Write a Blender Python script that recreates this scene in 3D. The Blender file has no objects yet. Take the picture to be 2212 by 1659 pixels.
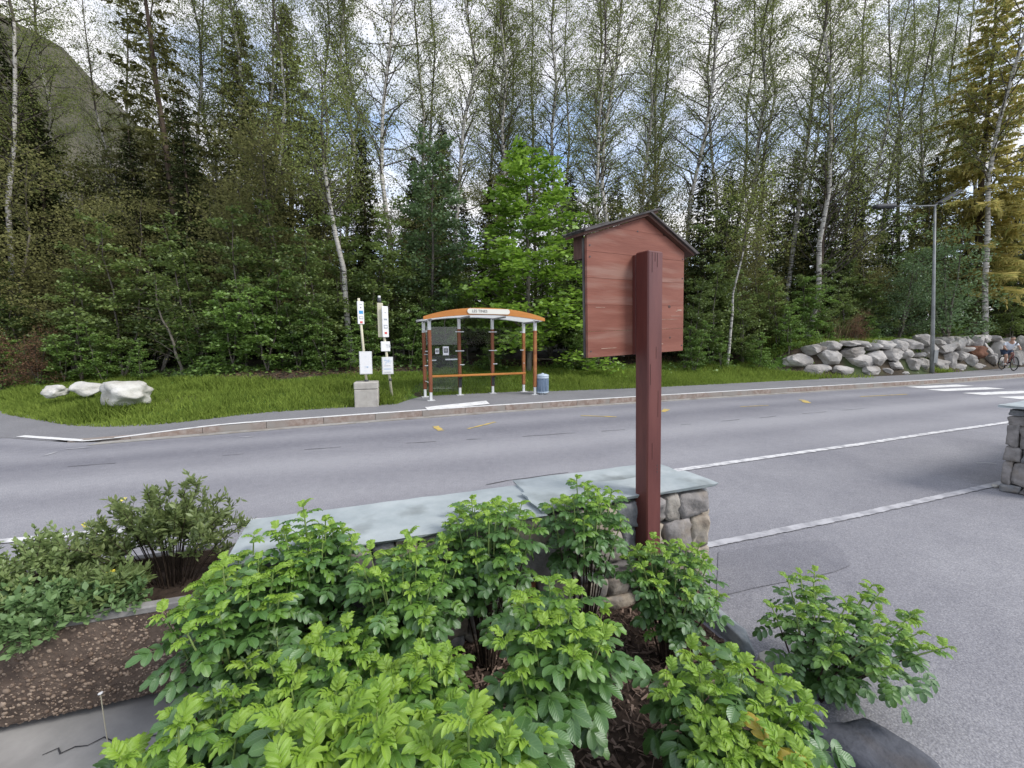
import bpy, bmesh, math, random
import numpy as np
from mathutils import Vector, Matrix, Euler, noise
R = math.radians
random.seed(7)
SC = bpy.context.scene
COL = SC.collection

# ------------------------------------------------------------------ camera
CX, CY, FPX = 1106.0, 829.5, 900.0
EYE = 1.65
PITCH = math.atan(89.5 / FPX)
ROLL = R(0.3)
cam = bpy.data.cameras.new('camera')
cam.sensor_width = 36
cam.lens = 36 * FPX / 2212
cam.clip_start = 0.05
cam.clip_end = 3000
camo = bpy.data.objects.new('camera', cam)
COL.objects.link(camo)
camo.matrix_world = (Matrix.Translation((0, 0, EYE)) @ Matrix.Rotation(R(90) - PITCH, 4, 'X') @ Matrix.Rotation(-ROLL, 4, 'Z'))
SC.camera = camo

# ------------------------------------------------------------------ sky, sun, exposure
SUN_EL, SUN_AZ = 44, 112          # degrees; azimuth measured clockwise from +Y
w = bpy.data.worlds.new('World')
SC.world = w
w.use_nodes = True
nt = w.node_tree
nt.nodes.clear()
out = nt.nodes.new('ShaderNodeOutputWorld')
bg = nt.nodes.new('ShaderNodeBackground')
sky = nt.nodes.new('ShaderNodeTexSky')
sky.sky_type = 'NISHITA'
sky.sun_disc = False
sky.sun_elevation = R(SUN_EL)
sky.sun_rotation = R(SUN_AZ)
sky.altitude = 1000
tc = nt.nodes.new('ShaderNodeTexCoord')
mp = nt.nodes.new('ShaderNodeMapping')
mp.inputs['Scale'].default_value = (1, 1, 2.2)
mp.inputs['Location'].default_value = (3.3, .4, .2)
n1 = nt.nodes.new('ShaderNodeTexNoise')
n1.inputs['Scale'].default_value = 2.3
n1.inputs['Detail'].default_value = 4
n1.inputs['Roughness'].default_value = .58
r1 = nt.nodes.new('ShaderNodeValToRGB')
r1.color_ramp.elements[0].position = .30
r1.color_ramp.elements[1].position = .55
n2 = nt.nodes.new('ShaderNodeTexNoise')
n2.inputs['Scale'].default_value = 3.1
n2.inputs['Detail'].default_value = 5
r2 = nt.nodes.new('ShaderNodeValToRGB')
r2.color_ramp.elements[0].position = .33
r2.color_ramp.elements[0].color = (.80, .81, .92, 1)
r2.color_ramp.elements[1].position = .62
r2.color_ramp.elements[1].color = (1, .99, 1, 1)
sc_ = nt.nodes.new('ShaderNodeVectorMath')
sc_.operation = 'SCALE'
sc_.inputs['Scale'].default_value = 10.5
sk = nt.nodes.new('ShaderNodeVectorMath')
sk.operation = 'SCALE'
sk.inputs['Scale'].default_value = 3.0
mx = nt.nodes.new('ShaderNodeMix')
mx.data_type = 'RGBA'
L = nt.links.new
L(tc.outputs['Generated'], mp.inputs[0])
L(mp.outputs[0], n1.inputs[0])
L(mp.outputs[0], n2.inputs[0])
L(n1.outputs[0], r1.inputs[0])
L(n2.outputs[0], r2.inputs[0])
L(r2.outputs[0], sc_.inputs[0])
L(sky.outputs[0], sk.inputs[0])
L(r1.outputs[0], mx.inputs[0])
L(sk.outputs[0], mx.inputs[6])
L(sc_.outputs[0], mx.inputs[7])
L(mx.outputs[2], bg.inputs[0])
bg.inputs[1].default_value = .095
L(bg.outputs[0], out.inputs[0])
sun = bpy.data.lights.new('sun', 'SUN')
sun.energy = 2.3
sun.angle = R(20)
sun.color = (1, .95, .88)
suno = bpy.data.objects.new('sun', sun)
COL.objects.link(suno)
sd = Vector((math.sin(R(SUN_AZ)) * math.cos(R(SUN_EL)), math.cos(R(SUN_AZ)) * math.cos(R(SUN_EL)), math.sin(R(SUN_EL))))
suno.rotation_euler = (-sd).to_track_quat('-Z', 'Y').to_euler()
SC.view_settings.view_transform = 'Standard'
SC.view_settings.look = 'None'
SC.view_settings.gamma = 1
SC.view_settings.exposure = 0.32
SC.render.engine = 'CYCLES'
SC.cycles.max_bounces = 6
SC.cycles.transparent_max_bounces = 12

# ------------------------------------------------------------------ geometry from measured picture points
def ray(x, y):
    a = (x - CX) / FPX; b = -(y - CY) / FPX
    c, s = math.cos(ROLL), math.sin(ROLL)
    a, b = a * c + b * s, -a * s + b * c
    return a, math.cos(PITCH) + b * math.sin(PITCH), -math.sin(PITCH) + b * math.cos(PITCH)
def G(x, y, z=0.0):
    rx, ry, rz = ray(x, y); t = (z - EYE) / rz
    return rx * t, ry * t
def D(x, y, Y):
    rx, ry, rz = ray(x, y); t = Y / ry
    return rx * t, Y, EYE + rz * t

# ------------------------------------------------------------------ helpers
def put(o, name, mat=None, parent=None, label=None, cat=None, group=None, kind=None):
    COL.objects.link(o)
    if parent is not None: o.parent = parent
    if label: o['label'] = label
    if cat: o['category'] = cat
    if group: o['group'] = group
    if kind: o['kind'] = kind
    return o
def mesh(name, v, f, mat=None, smooth=False, uv=None):
    m = bpy.data.meshes.new(name)
    m.from_pydata([tuple(p) for p in v], [], [tuple(q) for q in f])
    if uv is not None:
        l = m.uv_layers.new(name='UVMap')
        idx = np.zeros(len(m.loops), dtype=np.int32); m.loops.foreach_get('vertex_index', idx)
        l.data.foreach_set('uv', np.asarray(uv, dtype=np.float32)[idx].ravel())
    if mat: m.materials.append(mat)
    if smooth: m.polygons.foreach_set('use_smooth', [True] * len(m.polygons))
    m.update()
    return m
def mesh_quads(name, V, mat, k=4, uv=None):
    """V: (n*k,3) array, one k-gon per k vertices"""
    V = np.asarray(V, dtype=np.float32).reshape(-1, 3)
    n = len(V) // k
    m = bpy.data.meshes.new(name)
    m.vertices.add(n * k); m.vertices.foreach_set('co', V.ravel())
    m.loops.add(n * k); m.loops.foreach_set('vertex_index', np.arange(n * k, dtype=np.int32))
    m.polygons.add(n)
    m.polygons.foreach_set('loop_start', np.arange(0, n * k, k, dtype=np.int32))
    m.polygons.foreach_set('loop_total', np.full(n, k, dtype=np.int32))
    if uv is not None:
        l = m.uv_layers.new(name='UVMap')
        l.data.foreach_set('uv', np.tile(np.asarray(uv, dtype=np.float32), (n, 1)).ravel())
    m.materials.append(mat)
    m.update(calc_edges=True)
    return m
def obj(name, me, parent=None, **kw):
    return put(bpy.data.objects.new(name, me), name, None, parent, **kw)
def empty(name, loc, rotz=0, **kw):
    o = bpy.data.objects.new(name, None)
    o.empty_display_size = .1
    o.location = loc; o.rotation_euler = (0, 0, rotz)
    return put(o, name, **kw)
def box_geo(x0, x1, y0, y1, z0, z1, b=0.0):
    if b <= 0:
        v = [(x, y, z) for z in (z0, z1) for y in (y0, y1) for x in (x0, x1)]
        return v, [(0, 2, 3, 1), (4, 5, 7, 6), (0, 1, 5, 4), (2, 6, 7, 3), (0, 4, 6, 2), (1, 3, 7, 5)]
    bm = bmesh.new()
    bmesh.ops.create_cube(bm, size=1)
    for q in bm.verts:
        q.co = Vector(((x0 + x1) / 2 + q.co.x * (x1 - x0), (y0 + y1) / 2 + q.co.y * (y1 - y0), (z0 + z1) / 2 + q.co.z * (z1 - z0)))
    bmesh.ops.bevel(bm, geom=bm.edges[:], offset=b, segments=1, affect='EDGES')
    bm.verts.index_update()
    v = [tuple(q.co) for q in bm.verts]; f = [[q.index for q in p.verts] for p in bm.faces]
    bm.free()
    return v, f
class MB:
    def __init__(s): s.v = []; s.f = []
    def add(s, g, M=None):
        n = len(s.v)
        s.v += [tuple(M @ Vector(p)) if M else tuple(p) for p in g[0]]
        s.f += [[i + n for i in q] for q in g[1]]
        return s
    def box(s, *a, b=0.0, M=None): return s.add(box_geo(*a, b=b), M)
    def tube(s, pts, rad, n=6, cap=True):
        return s.add(tube_geo(pts, rad, n, cap))
    def build(s, name, mat, parent=None, smooth=False, **kw):
        return obj(name, mesh(name, s.v, s.f, mat, smooth), parent, **kw)
def tube_geo(pts, rad, n=6, cap=True):
    pts = [Vector(p) for p in pts]
    if not hasattr(rad, '__len__'): rad = [rad] * len(pts)
    v, f = [], []
    t0 = (pts[1] - pts[0]).normalized()
    a = t0.orthogonal().normalized()
    for i, p in enumerate(pts):
        t = (pts[min(i + 1, len(pts) - 1)] - pts[max(i - 1, 0)]).normalized()
        a = (a - t * a.dot(t)).normalized(); b = t.cross(a)
        for k in range(n):
            an = 2 * math.pi * k / n
            v.append(p + (a * math.cos(an) + b * math.sin(an)) * rad[i])
    for i in range(len(pts) - 1):
        for k in range(n):
            f.append((i * n + k, i * n + (k + 1) % n, (i + 1) * n + (k + 1) % n, (i + 1) * n + k))
    if cap:
        f.append(tuple(range(n))[::-1]); f.append(tuple(range((len(pts) - 1) * n, len(pts) * n)))
    return v, f
def lathe_geo(prof, n=24):
    v, f = [], []
    for r, z in prof:
        for k in range(n):
            a = 2 * math.pi * k / n
            v.append((r * math.cos(a), r * math.sin(a), z))
    for i in range(len(prof) - 1):
        for k in range(n):
            f.append((i * n + k, i * n + (k + 1) % n, (i + 1) * n + (k + 1) % n, (i + 1) * n + k))
    f.append(tuple(range(n))[::-1]); f.append(tuple(range((len(prof) - 1) * n, len(prof) * n)))
    return v, f
def rock_geo(sx, sy, sz, seed, sub=3, rough=.16, boxy=.45):
    bm = bmesh.new()
    bmesh.ops.create_icosphere(bm, subdivisions=sub, radius=1)
    off = Vector((seed * 3.17, seed * 1.71, seed * .93))
    rnd = random.Random(seed)
    planes = [(Vector((rnd.gauss(0, 1), rnd.gauss(0, 1), rnd.gauss(0, 1))).normalized(), rnd.uniform(.70, .95)) for _ in range(14)]
    for q in bm.verts:
        p = q.co.copy()
        m = max(abs(p.x), abs(p.y), abs(p.z))
        p = p.lerp(p / m * .86, boxy)
        for nn, dd in planes:
            e = p.dot(nn) - dd
            if e > 0: p -= nn * e * .97
        p *= 1 + rough * noise.noise(p * 1.6 + off) + rough * .35 * noise.noise(p * 4.5 + off)
        q.co = Vector((p.x * sx, p.y * sy, p.z * sz))
    bm.verts.index_update()
    v = [tuple(q.co) for q in bm.verts]; f = [[q.index for q in p.verts] for p in bm.faces]
    bm.free()
    return v, f

# ------------------------------------------------------------------ materials
def M(name, col, rough=.8, **k):
    m = bpy.data.materials.new(name); m.use_nodes = True
    b = m.node_tree.nodes['Principled BSDF']
    b.inputs['Base Color'].default_value = (*col, 1)
    b.inputs['Roughness'].default_value = rough
    for a, c in k.items(): b.inputs[a].default_value = c
    return m
def N(m, t, **k):
    n = m.node_tree.nodes.new(t)
    for a, c in k.items():
        if a in n.inputs.keys() if hasattr(n.inputs, 'keys') else False: n.inputs[a].default_value = c
        else: setattr(n, a, c)
    return n
def noisy(name, c1, c2, scale=5, detail=6, rough=.85, bump=.3, bscale=None, dist=.01, lo=.35, hi=.65, coord='Object', stretch=None, spec=.3, c3=None, s3=1.0, f3=.5):
    """two-colour procedural surface with fine relief, optional third colour in large patches"""
    m = M(name, c1, rough)
    nt = m.node_tree; b = nt.nodes['Principled BSDF']; L = nt.links.new
    b.inputs['Specular IOR Level'].default_value = spec
    tc = nt.nodes.new('ShaderNodeTexCoord'); mp = nt.nodes.new('ShaderNodeMapping')
    L(tc.outputs[coord], mp.inputs[0])
    if stretch: mp.inputs['Scale'].default_value = stretch
    oi = nt.nodes.new('ShaderNodeObjectInfo')
    ad = nt.nodes.new('ShaderNodeVectorMath'); ad.operation = 'ADD'
    sc = nt.nodes.new('ShaderNodeMath'); sc.operation = 'MULTIPLY'; sc.inputs[1].default_value = 37
    L(oi.outputs['Random'], sc.inputs[0]); L(mp.outputs[0], ad.inputs[0]); L(sc.outputs[0], ad.inputs[1])
    n = nt.nodes.new('ShaderNodeTexNoise'); n.inputs['Scale'].default_value = scale; n.inputs['Detail'].default_value = detail
    n.inputs['Roughness'].default_value = .62
    L(ad.outputs[0], n.inputs[0])
    r = nt.nodes.new('ShaderNodeValToRGB')
    r.color_ramp.elements[0].position = lo; r.color_ramp.elements[0].color = (*c1, 1)
    r.color_ramp.elements[1].position = hi; r.color_ramp.elements[1].color = (*c2, 1)
    L(n.outputs[0], r.inputs[0])
    last = r.outputs[0]
    if c3:
        n3 = nt.nodes.new('ShaderNodeTexNoise'); n3.inputs['Scale'].default_value = s3; n3.inputs['Detail'].default_value = 4
        L(ad.outputs[0], n3.inputs[0])
        r3 = nt.nodes.new('ShaderNodeValToRGB'); r3.color_ramp.elements[0].position = f3; r3.color_ramp.elements[1].position = f3 + .16
        L(n3.outputs[0], r3.inputs[0])
        mx = nt.nodes.new('ShaderNodeMix'); mx.data_type = 'RGBA'; mx.inputs[7].default_value = (*c3, 1)
        L(r3.outputs[0], mx.inputs[0]); L(last, mx.inputs[6]); last = mx.outputs[2]
    L(last, b.inputs['Base Color'])
    if bump:
        nb = nt.nodes.new('ShaderNodeTexNoise'); nb.inputs['Scale'].default_value = bscale or scale * 3; nb.inputs['Detail'].default_value = 6
        L(ad.outputs[0], nb.inputs[0])
        bp = nt.nodes.new('ShaderNodeBump'); bp.inputs['Strength'].default_value = bump; bp.inputs['Distance'].default_value = dist
        L(nb.outputs[0], bp.inputs['Height']); L(bp.outputs[0], b.inputs['Normal'])
    return m
def leafmat(name, ca, cb, trans=.35, gloss=0.0, cc=None):
    """leaf: colour varies leaf by leaf and tree by tree"""
    m = bpy.data.materials.new(name); m.use_nodes = True
    nt = m.node_tree; nt.nodes.clear(); L = nt.links.new
    o = nt.nodes.new('ShaderNodeOutputMaterial')
    geo = nt.nodes.new('ShaderNodeNewGeometry'); oi = nt.nodes.new('ShaderNodeObjectInfo')
    tc = nt.nodes.new('ShaderNodeTexCoord'); nz = nt.nodes.new('ShaderNodeTexNoise'); nz.inputs['Scale'].default_value = .8
    L(tc.outputs['Object'], nz.inputs[0])
    a = nt.nodes.new('ShaderNodeMath'); a.operation = 'MULTIPLY_ADD'; a.inputs[1].default_value = .5
    L(geo.outputs['Random Per Island'], a.inputs[0]); L(nz.outputs[0], a.inputs[2])
    s = nt.nodes.new('ShaderNodeMath'); s.operation = 'MULTIPLY_ADD'; s.inputs[1].default_value = .35; s.inputs[2].default_value = -.4
    L(oi.outputs['Random'], s.inputs[0])
    t = nt.nodes.new('ShaderNodeMath'); t.operation = 'ADD'; t.use_clamp = True
    L(a.outputs[0], t.inputs[0]); L(s.outputs[0], t.inputs[1])
    r = nt.nodes.new('ShaderNodeValToRGB')
    r.color_ramp.elements[0].position = .1; r.color_ramp.elements[0].color = (*ca, 1)
    r.color_ramp.elements[1].position = .85; r.color_ramp.elements[1].color = (*cb, 1)
    if cc:
        e = r.color_ramp.elements.new(.97); e.color = (*cc, 1)
    L(t.outputs[0], r.inputs[0])
    d = nt.nodes.new('ShaderNodeBsdfDiffuse'); tr = nt.nodes.new('ShaderNodeBsdfTranslucent')
    L(r.outputs[0], d.inputs[0]); L(r.outputs[0], tr.inputs[0])
    mx = nt.nodes.new('ShaderNodeMixShader'); mx.inputs[0].default_value = trans
    L(d.outputs[0], mx.inputs[1]); L(tr.outputs[0], mx.inputs[2])
    last = mx
    if gloss:
        g = nt.nodes.new('ShaderNodeBsdfGlossy'); g.inputs['Roughness'].default_value = .5
        g.inputs[0].default_value = (.9, 1, .95, 1)
        m2 = nt.nodes.new('ShaderNodeMixShader'); m2.inputs[0].default_value = gloss
        L(mx.outputs[0], m2.inputs[1]); L(g.outputs[0], m2.inputs[2]); last = m2
    L(last.outputs[0], o.inputs[0])
    return m

# ------------------------------------------------------------------ ground curves
KP = np.array([G(x, y, .12) for x, y in [(190, 942), (560, 913), (691, 905), (1100, 875), (1267, 865), (1578, 848), (1700, 840), (1900, 828), (2212, 808)]])
kc = np.polyfit(KP[:, 0], KP[:, 1], 3)
def KY(x):
    """kerb line: y for a given x"""
    x0, x1 = -7.2, 23.0
    if x < x0: return float(np.polyval(kc, x0)) + (x - x0) * -.25 - min(0, x + 9) * -.35
    if x > x1: return float(np.polyval(kc, x1)) + (x - x1) * .42
    return float(np.polyval(kc, x))
def interp(pts):
    xs = [p[0] for p in pts]; ys = [p[1] for p in pts]
    return lambda x: float(np.interp(x, xs, ys)) if xs[0] <= x <= xs[-1] else (ys[0] + (x - xs[0]) * (ys[1] - ys[0]) / (xs[1] - xs[0]) if x < xs[0] else ys[-1] + (x - xs[-1]) * (ys[-1] - ys[-2]) / (xs[-1] - xs[-2]))
EDGE = interp([(-40, 24.5), (-20, 14.6), (-14, 11.2), (-12.2, 9.85), (-9.87, 8.75), (-9, 8.35), (-8.14, 8.2), (-7.3, 8.35), (-5.59, 9.11), (-3.63, 9.95), (-2.9, 10.3), (-2.75, 11.8), (.6, 13.0), (1.5, 12.95), (4.45, 13.75), (10.6, 16.0), (14, 17.0), (19, 18.7), (26, 21.9), (60, 38)])
NEAR = interp([(-30, -3.5), (-4.33, 3.37), (-3.93, 3.47), (-2.6, 3.72), (-2.1, 3.80), (-1, 4.10), (.5, 4.60), (1.6, 5.03), (2.38, 5.33), (3.73, 5.85), (5.55, 6.53), (7.31, 7.24), (9.68, 8.14), (60, 28)])
def kz(x): return .12 * sst(-7.6, -5.2, x) + .006
def sst(a, b, x):
    t = min(1, max(0, (x - a) / (b - a))); return t * t * (3 - 2 * t)
WALLD = lambda x: max(0.62, 1.6 - (x - 12.5) * .22)      # distance of the boulder wall behind the pavement edge
def T(x, y):
    s = (y - EDGE(x)) * .93
    lump = .06 * noise.noise(Vector((x * .35, y * .35, 0))) * sst(1, 4, s) + .25 * noise.noise(Vector((x * .11, y * .11, 4))) * sst(5, 12, s)
    b0 = kz(x) - .02
    if s < 0: return -.03 + (b0 + .03) * sst(-.3, 0, s)
    left = b0 + .30 * sst(0, 2.5, s) + .42 * sst(3.0, 5.4, s) + .07 * max(0, s - 5)
    wd = WALLD(x)
    right = .10 + 1.42 * sst(wd - .1, wd + .8, s) + .2 * sst(wd + .8, wd + 4, s) + .09 * max(0, s - 4) + 1.0 * sst(24, 29, x) * sst(2, 5, s)
    k = sst(10.6, 13.2, x)
    return left * (1 - k) + right * k + lump

# ------------------------------------------------------------------ surfaces
def road_mat(name, base, light, band=None):
    m = M(name, base, .88)
    nt = m.node_tree; b = nt.nodes['Principled BSDF']; L = nt.links.new
    b.inputs['Specular IOR Level'].default_value = .25
    geo = nt.nodes.new('ShaderNodeNewGeometry')
    def nz(s, d=4, rg=.6, vec=None):
        n = nt.nodes.new('ShaderNodeTexNoise'); n.inputs['Scale'].default_value = s; n.inputs['Detail'].default_value = d; n.inputs['Roughness'].default_value = rg
        L(vec or geo.outputs['Position'], n.inputs[0]); return n
    big = nz(.55, 5); grain = nz(95, 2, .8); mid = nz(9, 6, .7)
    r = nt.nodes.new('ShaderNodeValToRGB')
    r.color_ramp.elements[0].position = .32; r.color_ramp.elements[0].color = (*base, 1)
    r.color_ramp.elements[1].position = .68; r.color_ramp.elements[1].color = (*light, 1)
    a = nt.nodes.new('ShaderNodeMath'); a.operation = 'MULTIPLY_ADD'; a.inputs[1].default_value = .30
    L(mid.outputs[0], a.inputs[0])
    bb = nt.nodes.new('ShaderNodeMath'); bb.operation = 'MULTIPLY'; bb.inputs[1].default_value = .70
    src = big.outputs[0]
    if band:
        uv = nt.nodes.new('ShaderNodeUVMap'); sx = nt.nodes.new('ShaderNodeSeparateXYZ'); L(uv.outputs[0], sx.inputs[0])
        rb = nt.nodes.new('ShaderNodeValToRGB'); rb.color_ramp.interpolation = 'EASE'
        els = rb.color_ramp.elements
        els[0].position = band[0][0]; els[0].color = (band[0][1],) * 3 + (1,)
        els[1].position = band[-1][0]; els[1].color = (band[-1][1],) * 3 + (1,)
        for p, c in band[1:-1]:
            e = els.new(p); e.color = (c, c, c, 1)
        wob = nt.nodes.new('ShaderNodeMath'); wob.operation = 'MULTIPLY_ADD'; wob.inputs[1].default_value = .05
        L(big.outputs[0], wob.inputs[0]); L(sx.outputs[1], wob.inputs[2])
        L(wob.outputs[0], rb.inputs[0])
        mm = nt.nodes.new('ShaderNodeMath'); mm.operation = 'MULTIPLY_ADD'; mm.inputs[1].default_value = .45
        L(big.outputs[0], mm.inputs[0])
        m3 = nt.nodes.new('ShaderNodeMath'); m3.operation = 'MULTIPLY'; m3.inputs[1].default_value = .55
        L(rb.outputs[0], m3.inputs[0]); L(m3.outputs[0], mm.inputs[2]); src = mm.outputs[0]
    L(src, bb.inputs[0]); L(bb.outputs[0], a.inputs[2]); L(a.outputs[0], r.inputs[0])
    # stone grains
    vo = nt.nodes.new('ShaderNodeTexVoronoi'); vo.inputs['Scale'].default_value = 110; L(geo.outputs['Position'], vo.inputs['Vector'])
    rg = nt.nodes.new('ShaderNodeValToRGB'); rg.color_ramp.elements[0].position = .0; rg.color_ramp.elements[0].color = (1.25, 1.24, 1.2, 1)
    rg.color_ramp.elements[1].position = .55; rg.color_ramp.elements[1].color = (.78, .78, .8, 1)
    L(vo.outputs['Distance'], rg.inputs[0])
    mg = nt.nodes.new('ShaderNodeMix'); mg.data_type = 'RGBA'; mg.blend_type = 'MULTIPLY'; mg.inputs[0].default_value = .8
    L(r.outputs[0], mg.inputs[6]); L(rg.outputs[0], mg.inputs[7])
    gr = nt.nodes.new('ShaderNodeValToRGB'); gr.color_ramp.elements[0].position = .3; gr.color_ramp.elements[0].color = (.62, .62, .64, 1); gr.color_ramp.elements[1].position = .7; gr.color_ramp.elements[1].color = (1.38, 1.37, 1.34, 1)
    L(grain.outputs[0], gr.inputs[0])
    mh = nt.nodes.new('ShaderNodeMix'); mh.data_type = 'RGBA'; mh.blend_type = 'MULTIPLY'; mh.inputs[0].default_value = .75
    L(mg.outputs[2], mh.inputs[6]); L(gr.outputs[0], mh.inputs[7])
    L(mh.outputs[2], b.inputs['Base Color'])
    bp = nt.nodes.new('ShaderNodeBump'); bp.inputs['Strength'].default_value = .5; bp.inputs['Distance'].default_value = .004
    L(vo.outputs['Distance'], bp.inputs['Height']); L(bp.outputs[0], b.inputs['Normal'])
    return m
m_road = road_mat('road_asphalt', (.196, .197, .222), (.342, .342, .362),
                  band=[(0, .75), (.06, .62), (.13, .25), (.26, .6), (.40, .15), (.52, .45), (.66, .95), (.80, .45), (.93, .75), (1, .6)])
m_lot = road_mat('car_park_asphalt', (.208, .209, .232), (.332, .332, .350))
m_pave = road_mat('pavement_asphalt', (.20, .20, .21), (.27, .27, .28))
m_conc = noisy('pale_concrete', (.27, .27, .265), (.40, .39, .38), 3, 8, .9, .25, 40, .004, c3=(.20, .19, .18), s3=1.3, f3=.55)
def sheet(name, fy0, fy1, xs, nv, fz, mat, **kw):
    v, f, uv = [], [], []
    for i, x in enumerate(xs):
        a, b = fy0(x), fy1(x)
        for j in range(nv + 1):
            t = j / nv; y = a + (b - a) * t
            v.append((x, y, fz(x, y, t))); uv.append((x * .1, t))
    for i in range(len(xs) - 1):
        for j in range(nv):
            k = i * (nv + 1) + j
            f.append((k, k + nv + 1, k + nv + 2, k + 1))
    return obj(name, mesh(name, v, f, mat, True, uv), **kw)
xs = list(np.arange(-40, 70.1, .5))
# terrain: one sheet to the horizon
m_soil = noisy('forest_soil', (.030, .024, .016), (.075, .055, .035), 3, 8, .95, .6, 14, .04, c3=(.05, .07, .025), s3=.5, f3=.50)
gx = sorted(set([round(a, 2) for a in np.concatenate([np.arange(-40, 60, .5), [-900, -500, -250, -120, -70, 80, 120, 250, 500, 900]])]))
gy = sorted(set([round(a, 2) for a in np.concatenate([np.arange(6, 34, .35), np.arange(34, 70, 2), [-300, -60, -20, -5, 0, 3, 90, 140, 250, 500, 1200]])]))
v = []
for y in gy:
    for x in gx:
        inside = -40 <= x <= 59.5 and y < 70
        if y < 6: z = -.03
        elif inside: z = T(x, y)
        else:
            z = T(max(-40, min(59, x)), min(70, y)) if y < EDGE(max(-40, min(59, x))) + 60 else 5.0
            if y < EDGE(max(-40, min(59, x))): z = -.03
        v.append((x, y, z))
nx = len(gx)
f = [(j * nx + i, j * nx + i + 1, (j + 1) * nx + i + 1, (j + 1) * nx + i) for j in range(len(gy) - 1) for i in range(nx - 1)]
obj('ground', mesh('ground', v, f, m_soil, True), kind='structure')
sheet('road', lambda x: KY(x) - .02, lambda x: NEAR(x), xs, 6, lambda x, y, t: 0.0, m_road, kind='structure')
sheet('car_park', lambda x: -25, lambda x: NEAR(x) + .004, xs, 8, lambda x, y, t: -.004 if t < .99 else -.004, m_lot, kind='structure')
def kz(x): return .12 * sst(-7.6, -5.2, x) + .006
sheet('pavement', lambda x: KY(x) + (.20 if x > -7.6 else -.03), lambda x: EDGE(x) + .25 if x > -9 else max(EDGE(x) + .25, KY(x) + .3), xs, 4, lambda x, y, t: kz(x), m_pave, kind='structure')
# gutter strip, worn paler
m_gutter = noisy('gutter_concrete', (.26, .25, .23), (.36, .345, .32), 6, 7, .9, .2, 60, .003, c3=(.20, .17, .14), s3=2.5, f3=.52)
gut = [a for a in xs if -7 <= a <= 40]
sheet('gutter', lambda x: KY(x) - .28, lambda x: KY(x) - .015, gut, 1, lambda x, y, t: .006, m_gutter, kind='structure')
# kerb, stone by stone
m_kerb = noisy('kerb_granite', (.20, .14, .11), (.33, .28, .25), 9, 7, .9, .4, 40, .006, c3=(.26, .24, .22), s3=1.1, f3=.45)
kerb = empty('kerb', (0, 0, 0), kind='structure')
x = -7.6; i = 0
kerb_line = []
while x < 34:
    dx = .93
    x2 = x + dx * .995
    a, b = Vector((x, KY(x), 0)), Vector((x2, KY(x2), 0))
    dr = (b - a).normalized(); n = Vector((-dr.y, dr.x, 0))
    g = box_geo(0.0015, (b - a).length - .0015, 0, .2, -.1, 1, b=0)
    vv = []
    za, zb = kz(x) + .004, kz(x2) + .004
    for p in g[0]:
        t = p[0] / (b - a).length
        z = p[2] if p[2] < .5 else za + (zb - za) * t
        q = a + dr * p[0] + n * (p[1] + random.uniform(-.003, .003))
        vv.append((q.x, q.y, z))
    obj('kerb_stone', mesh('kerb_stone', vv, g[1], m_kerb), kerb)
    x += dx; i += 1
# painted marks
m_white = noisy('worn_white_paint', (.48, .48, .47), (.74, .74, .73), 9, 8, .8, .2, 60, .002, lo=.3, hi=.5, c3=(.33, .33, .345), s3=5, f3=.60)
m_faint = noisy('faded_white_paint', (.27, .27, .29), (.46, .46, .48), 7, 8, .85, .2, 60, .002, lo=.36, hi=.60)
m_worn = noisy('half_worn_white_paint', (.34, .34, .36), (.66, .66, .66), 8, 8, .85, .2, 60, .002, lo=.34, hi=.56)
m_yel = noisy('faded_yellow_paint', (.30, .27, .20), (.58, .42, .10), 9, 7, .85, 0, lo=.3, hi=.6)
def ribbon(name, pts, wd, z, mat, rag=.12, step=.12, **kw):
    P = [Vector((p[0], p[1], 0)) for p in pts]
    v, f = [], []
    acc = []
    for a, b in zip(P[:-1], P[1:]):
        k = max(1, int((b - a).length / step))
        for i in range(k): acc.append(a.lerp(b, i / k))
    acc.append(P[-1])
    for i, p in enumerate(acc):
        t = (acc[min(i + 1, len(acc) - 1)] - acc[max(0, i - 1)]).normalized(); n = Vector((-t.y, t.x, 0))
        w1 = wd / 2 * (1 + rag * random.uniform(-1, 1)); w2 = wd / 2 * (1 + rag * random.uniform(-1, 1))
        zz = z(p.x) if callable(z) else z
        v += [(p.x + n.x * w1, p.y + n.y * w1, zz), (p.x - n.x * w2, p.y - n.y * w2, zz)]
    for i in range(len(acc) - 1): f.append((2 * i, 2 * i + 1, 2 * i + 3, 2 * i + 2))
    return obj(name, mesh(name, v, f, mat), **kw)
ribbon('kerb_marking', [(xx, KY(xx) + .10) for xx in np.arange(-8.9, 34, .4)], .13, lambda x: kz(x) + .010, m_white, kind='structure')
ribbon('edge_marking', [(xx, NEAR(xx)) for xx in np.arange(-14, 40, .5)], .10, .006, m_worn, .14, .05, kind='structure')
pk = [(-2.2, 2.0), (1.0, 3.03), (1.62, 3.25), (3.21, 3.79), (4.92, 4.41), (5.62, 4.67), (9, 6.0)]
ribbon('parking_marking', pk, .075, .006, m_faint, .14, .035, kind='structure')
for a, b in [((1800, 955), (1640, 1000)), ((1900, 1090), (1690, 1030)), ((2050, 1010), (1900, 985))]:
    pass
for i, (cxp, cyp, wp) in enumerate([(2030, 835, 110), (2085, 841, 130), (2165, 849, 130), (2250, 858, 140), (2350, 868, 150)]):
    a = G(cxp - wp / 2, cyp + 2.5); b = G(cxp + wp / 2, cyp - 2.5)
    ribbon('crossing_stripe', [a, b], .5, .008, m_white, .02, .3, kind='structure')
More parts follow.
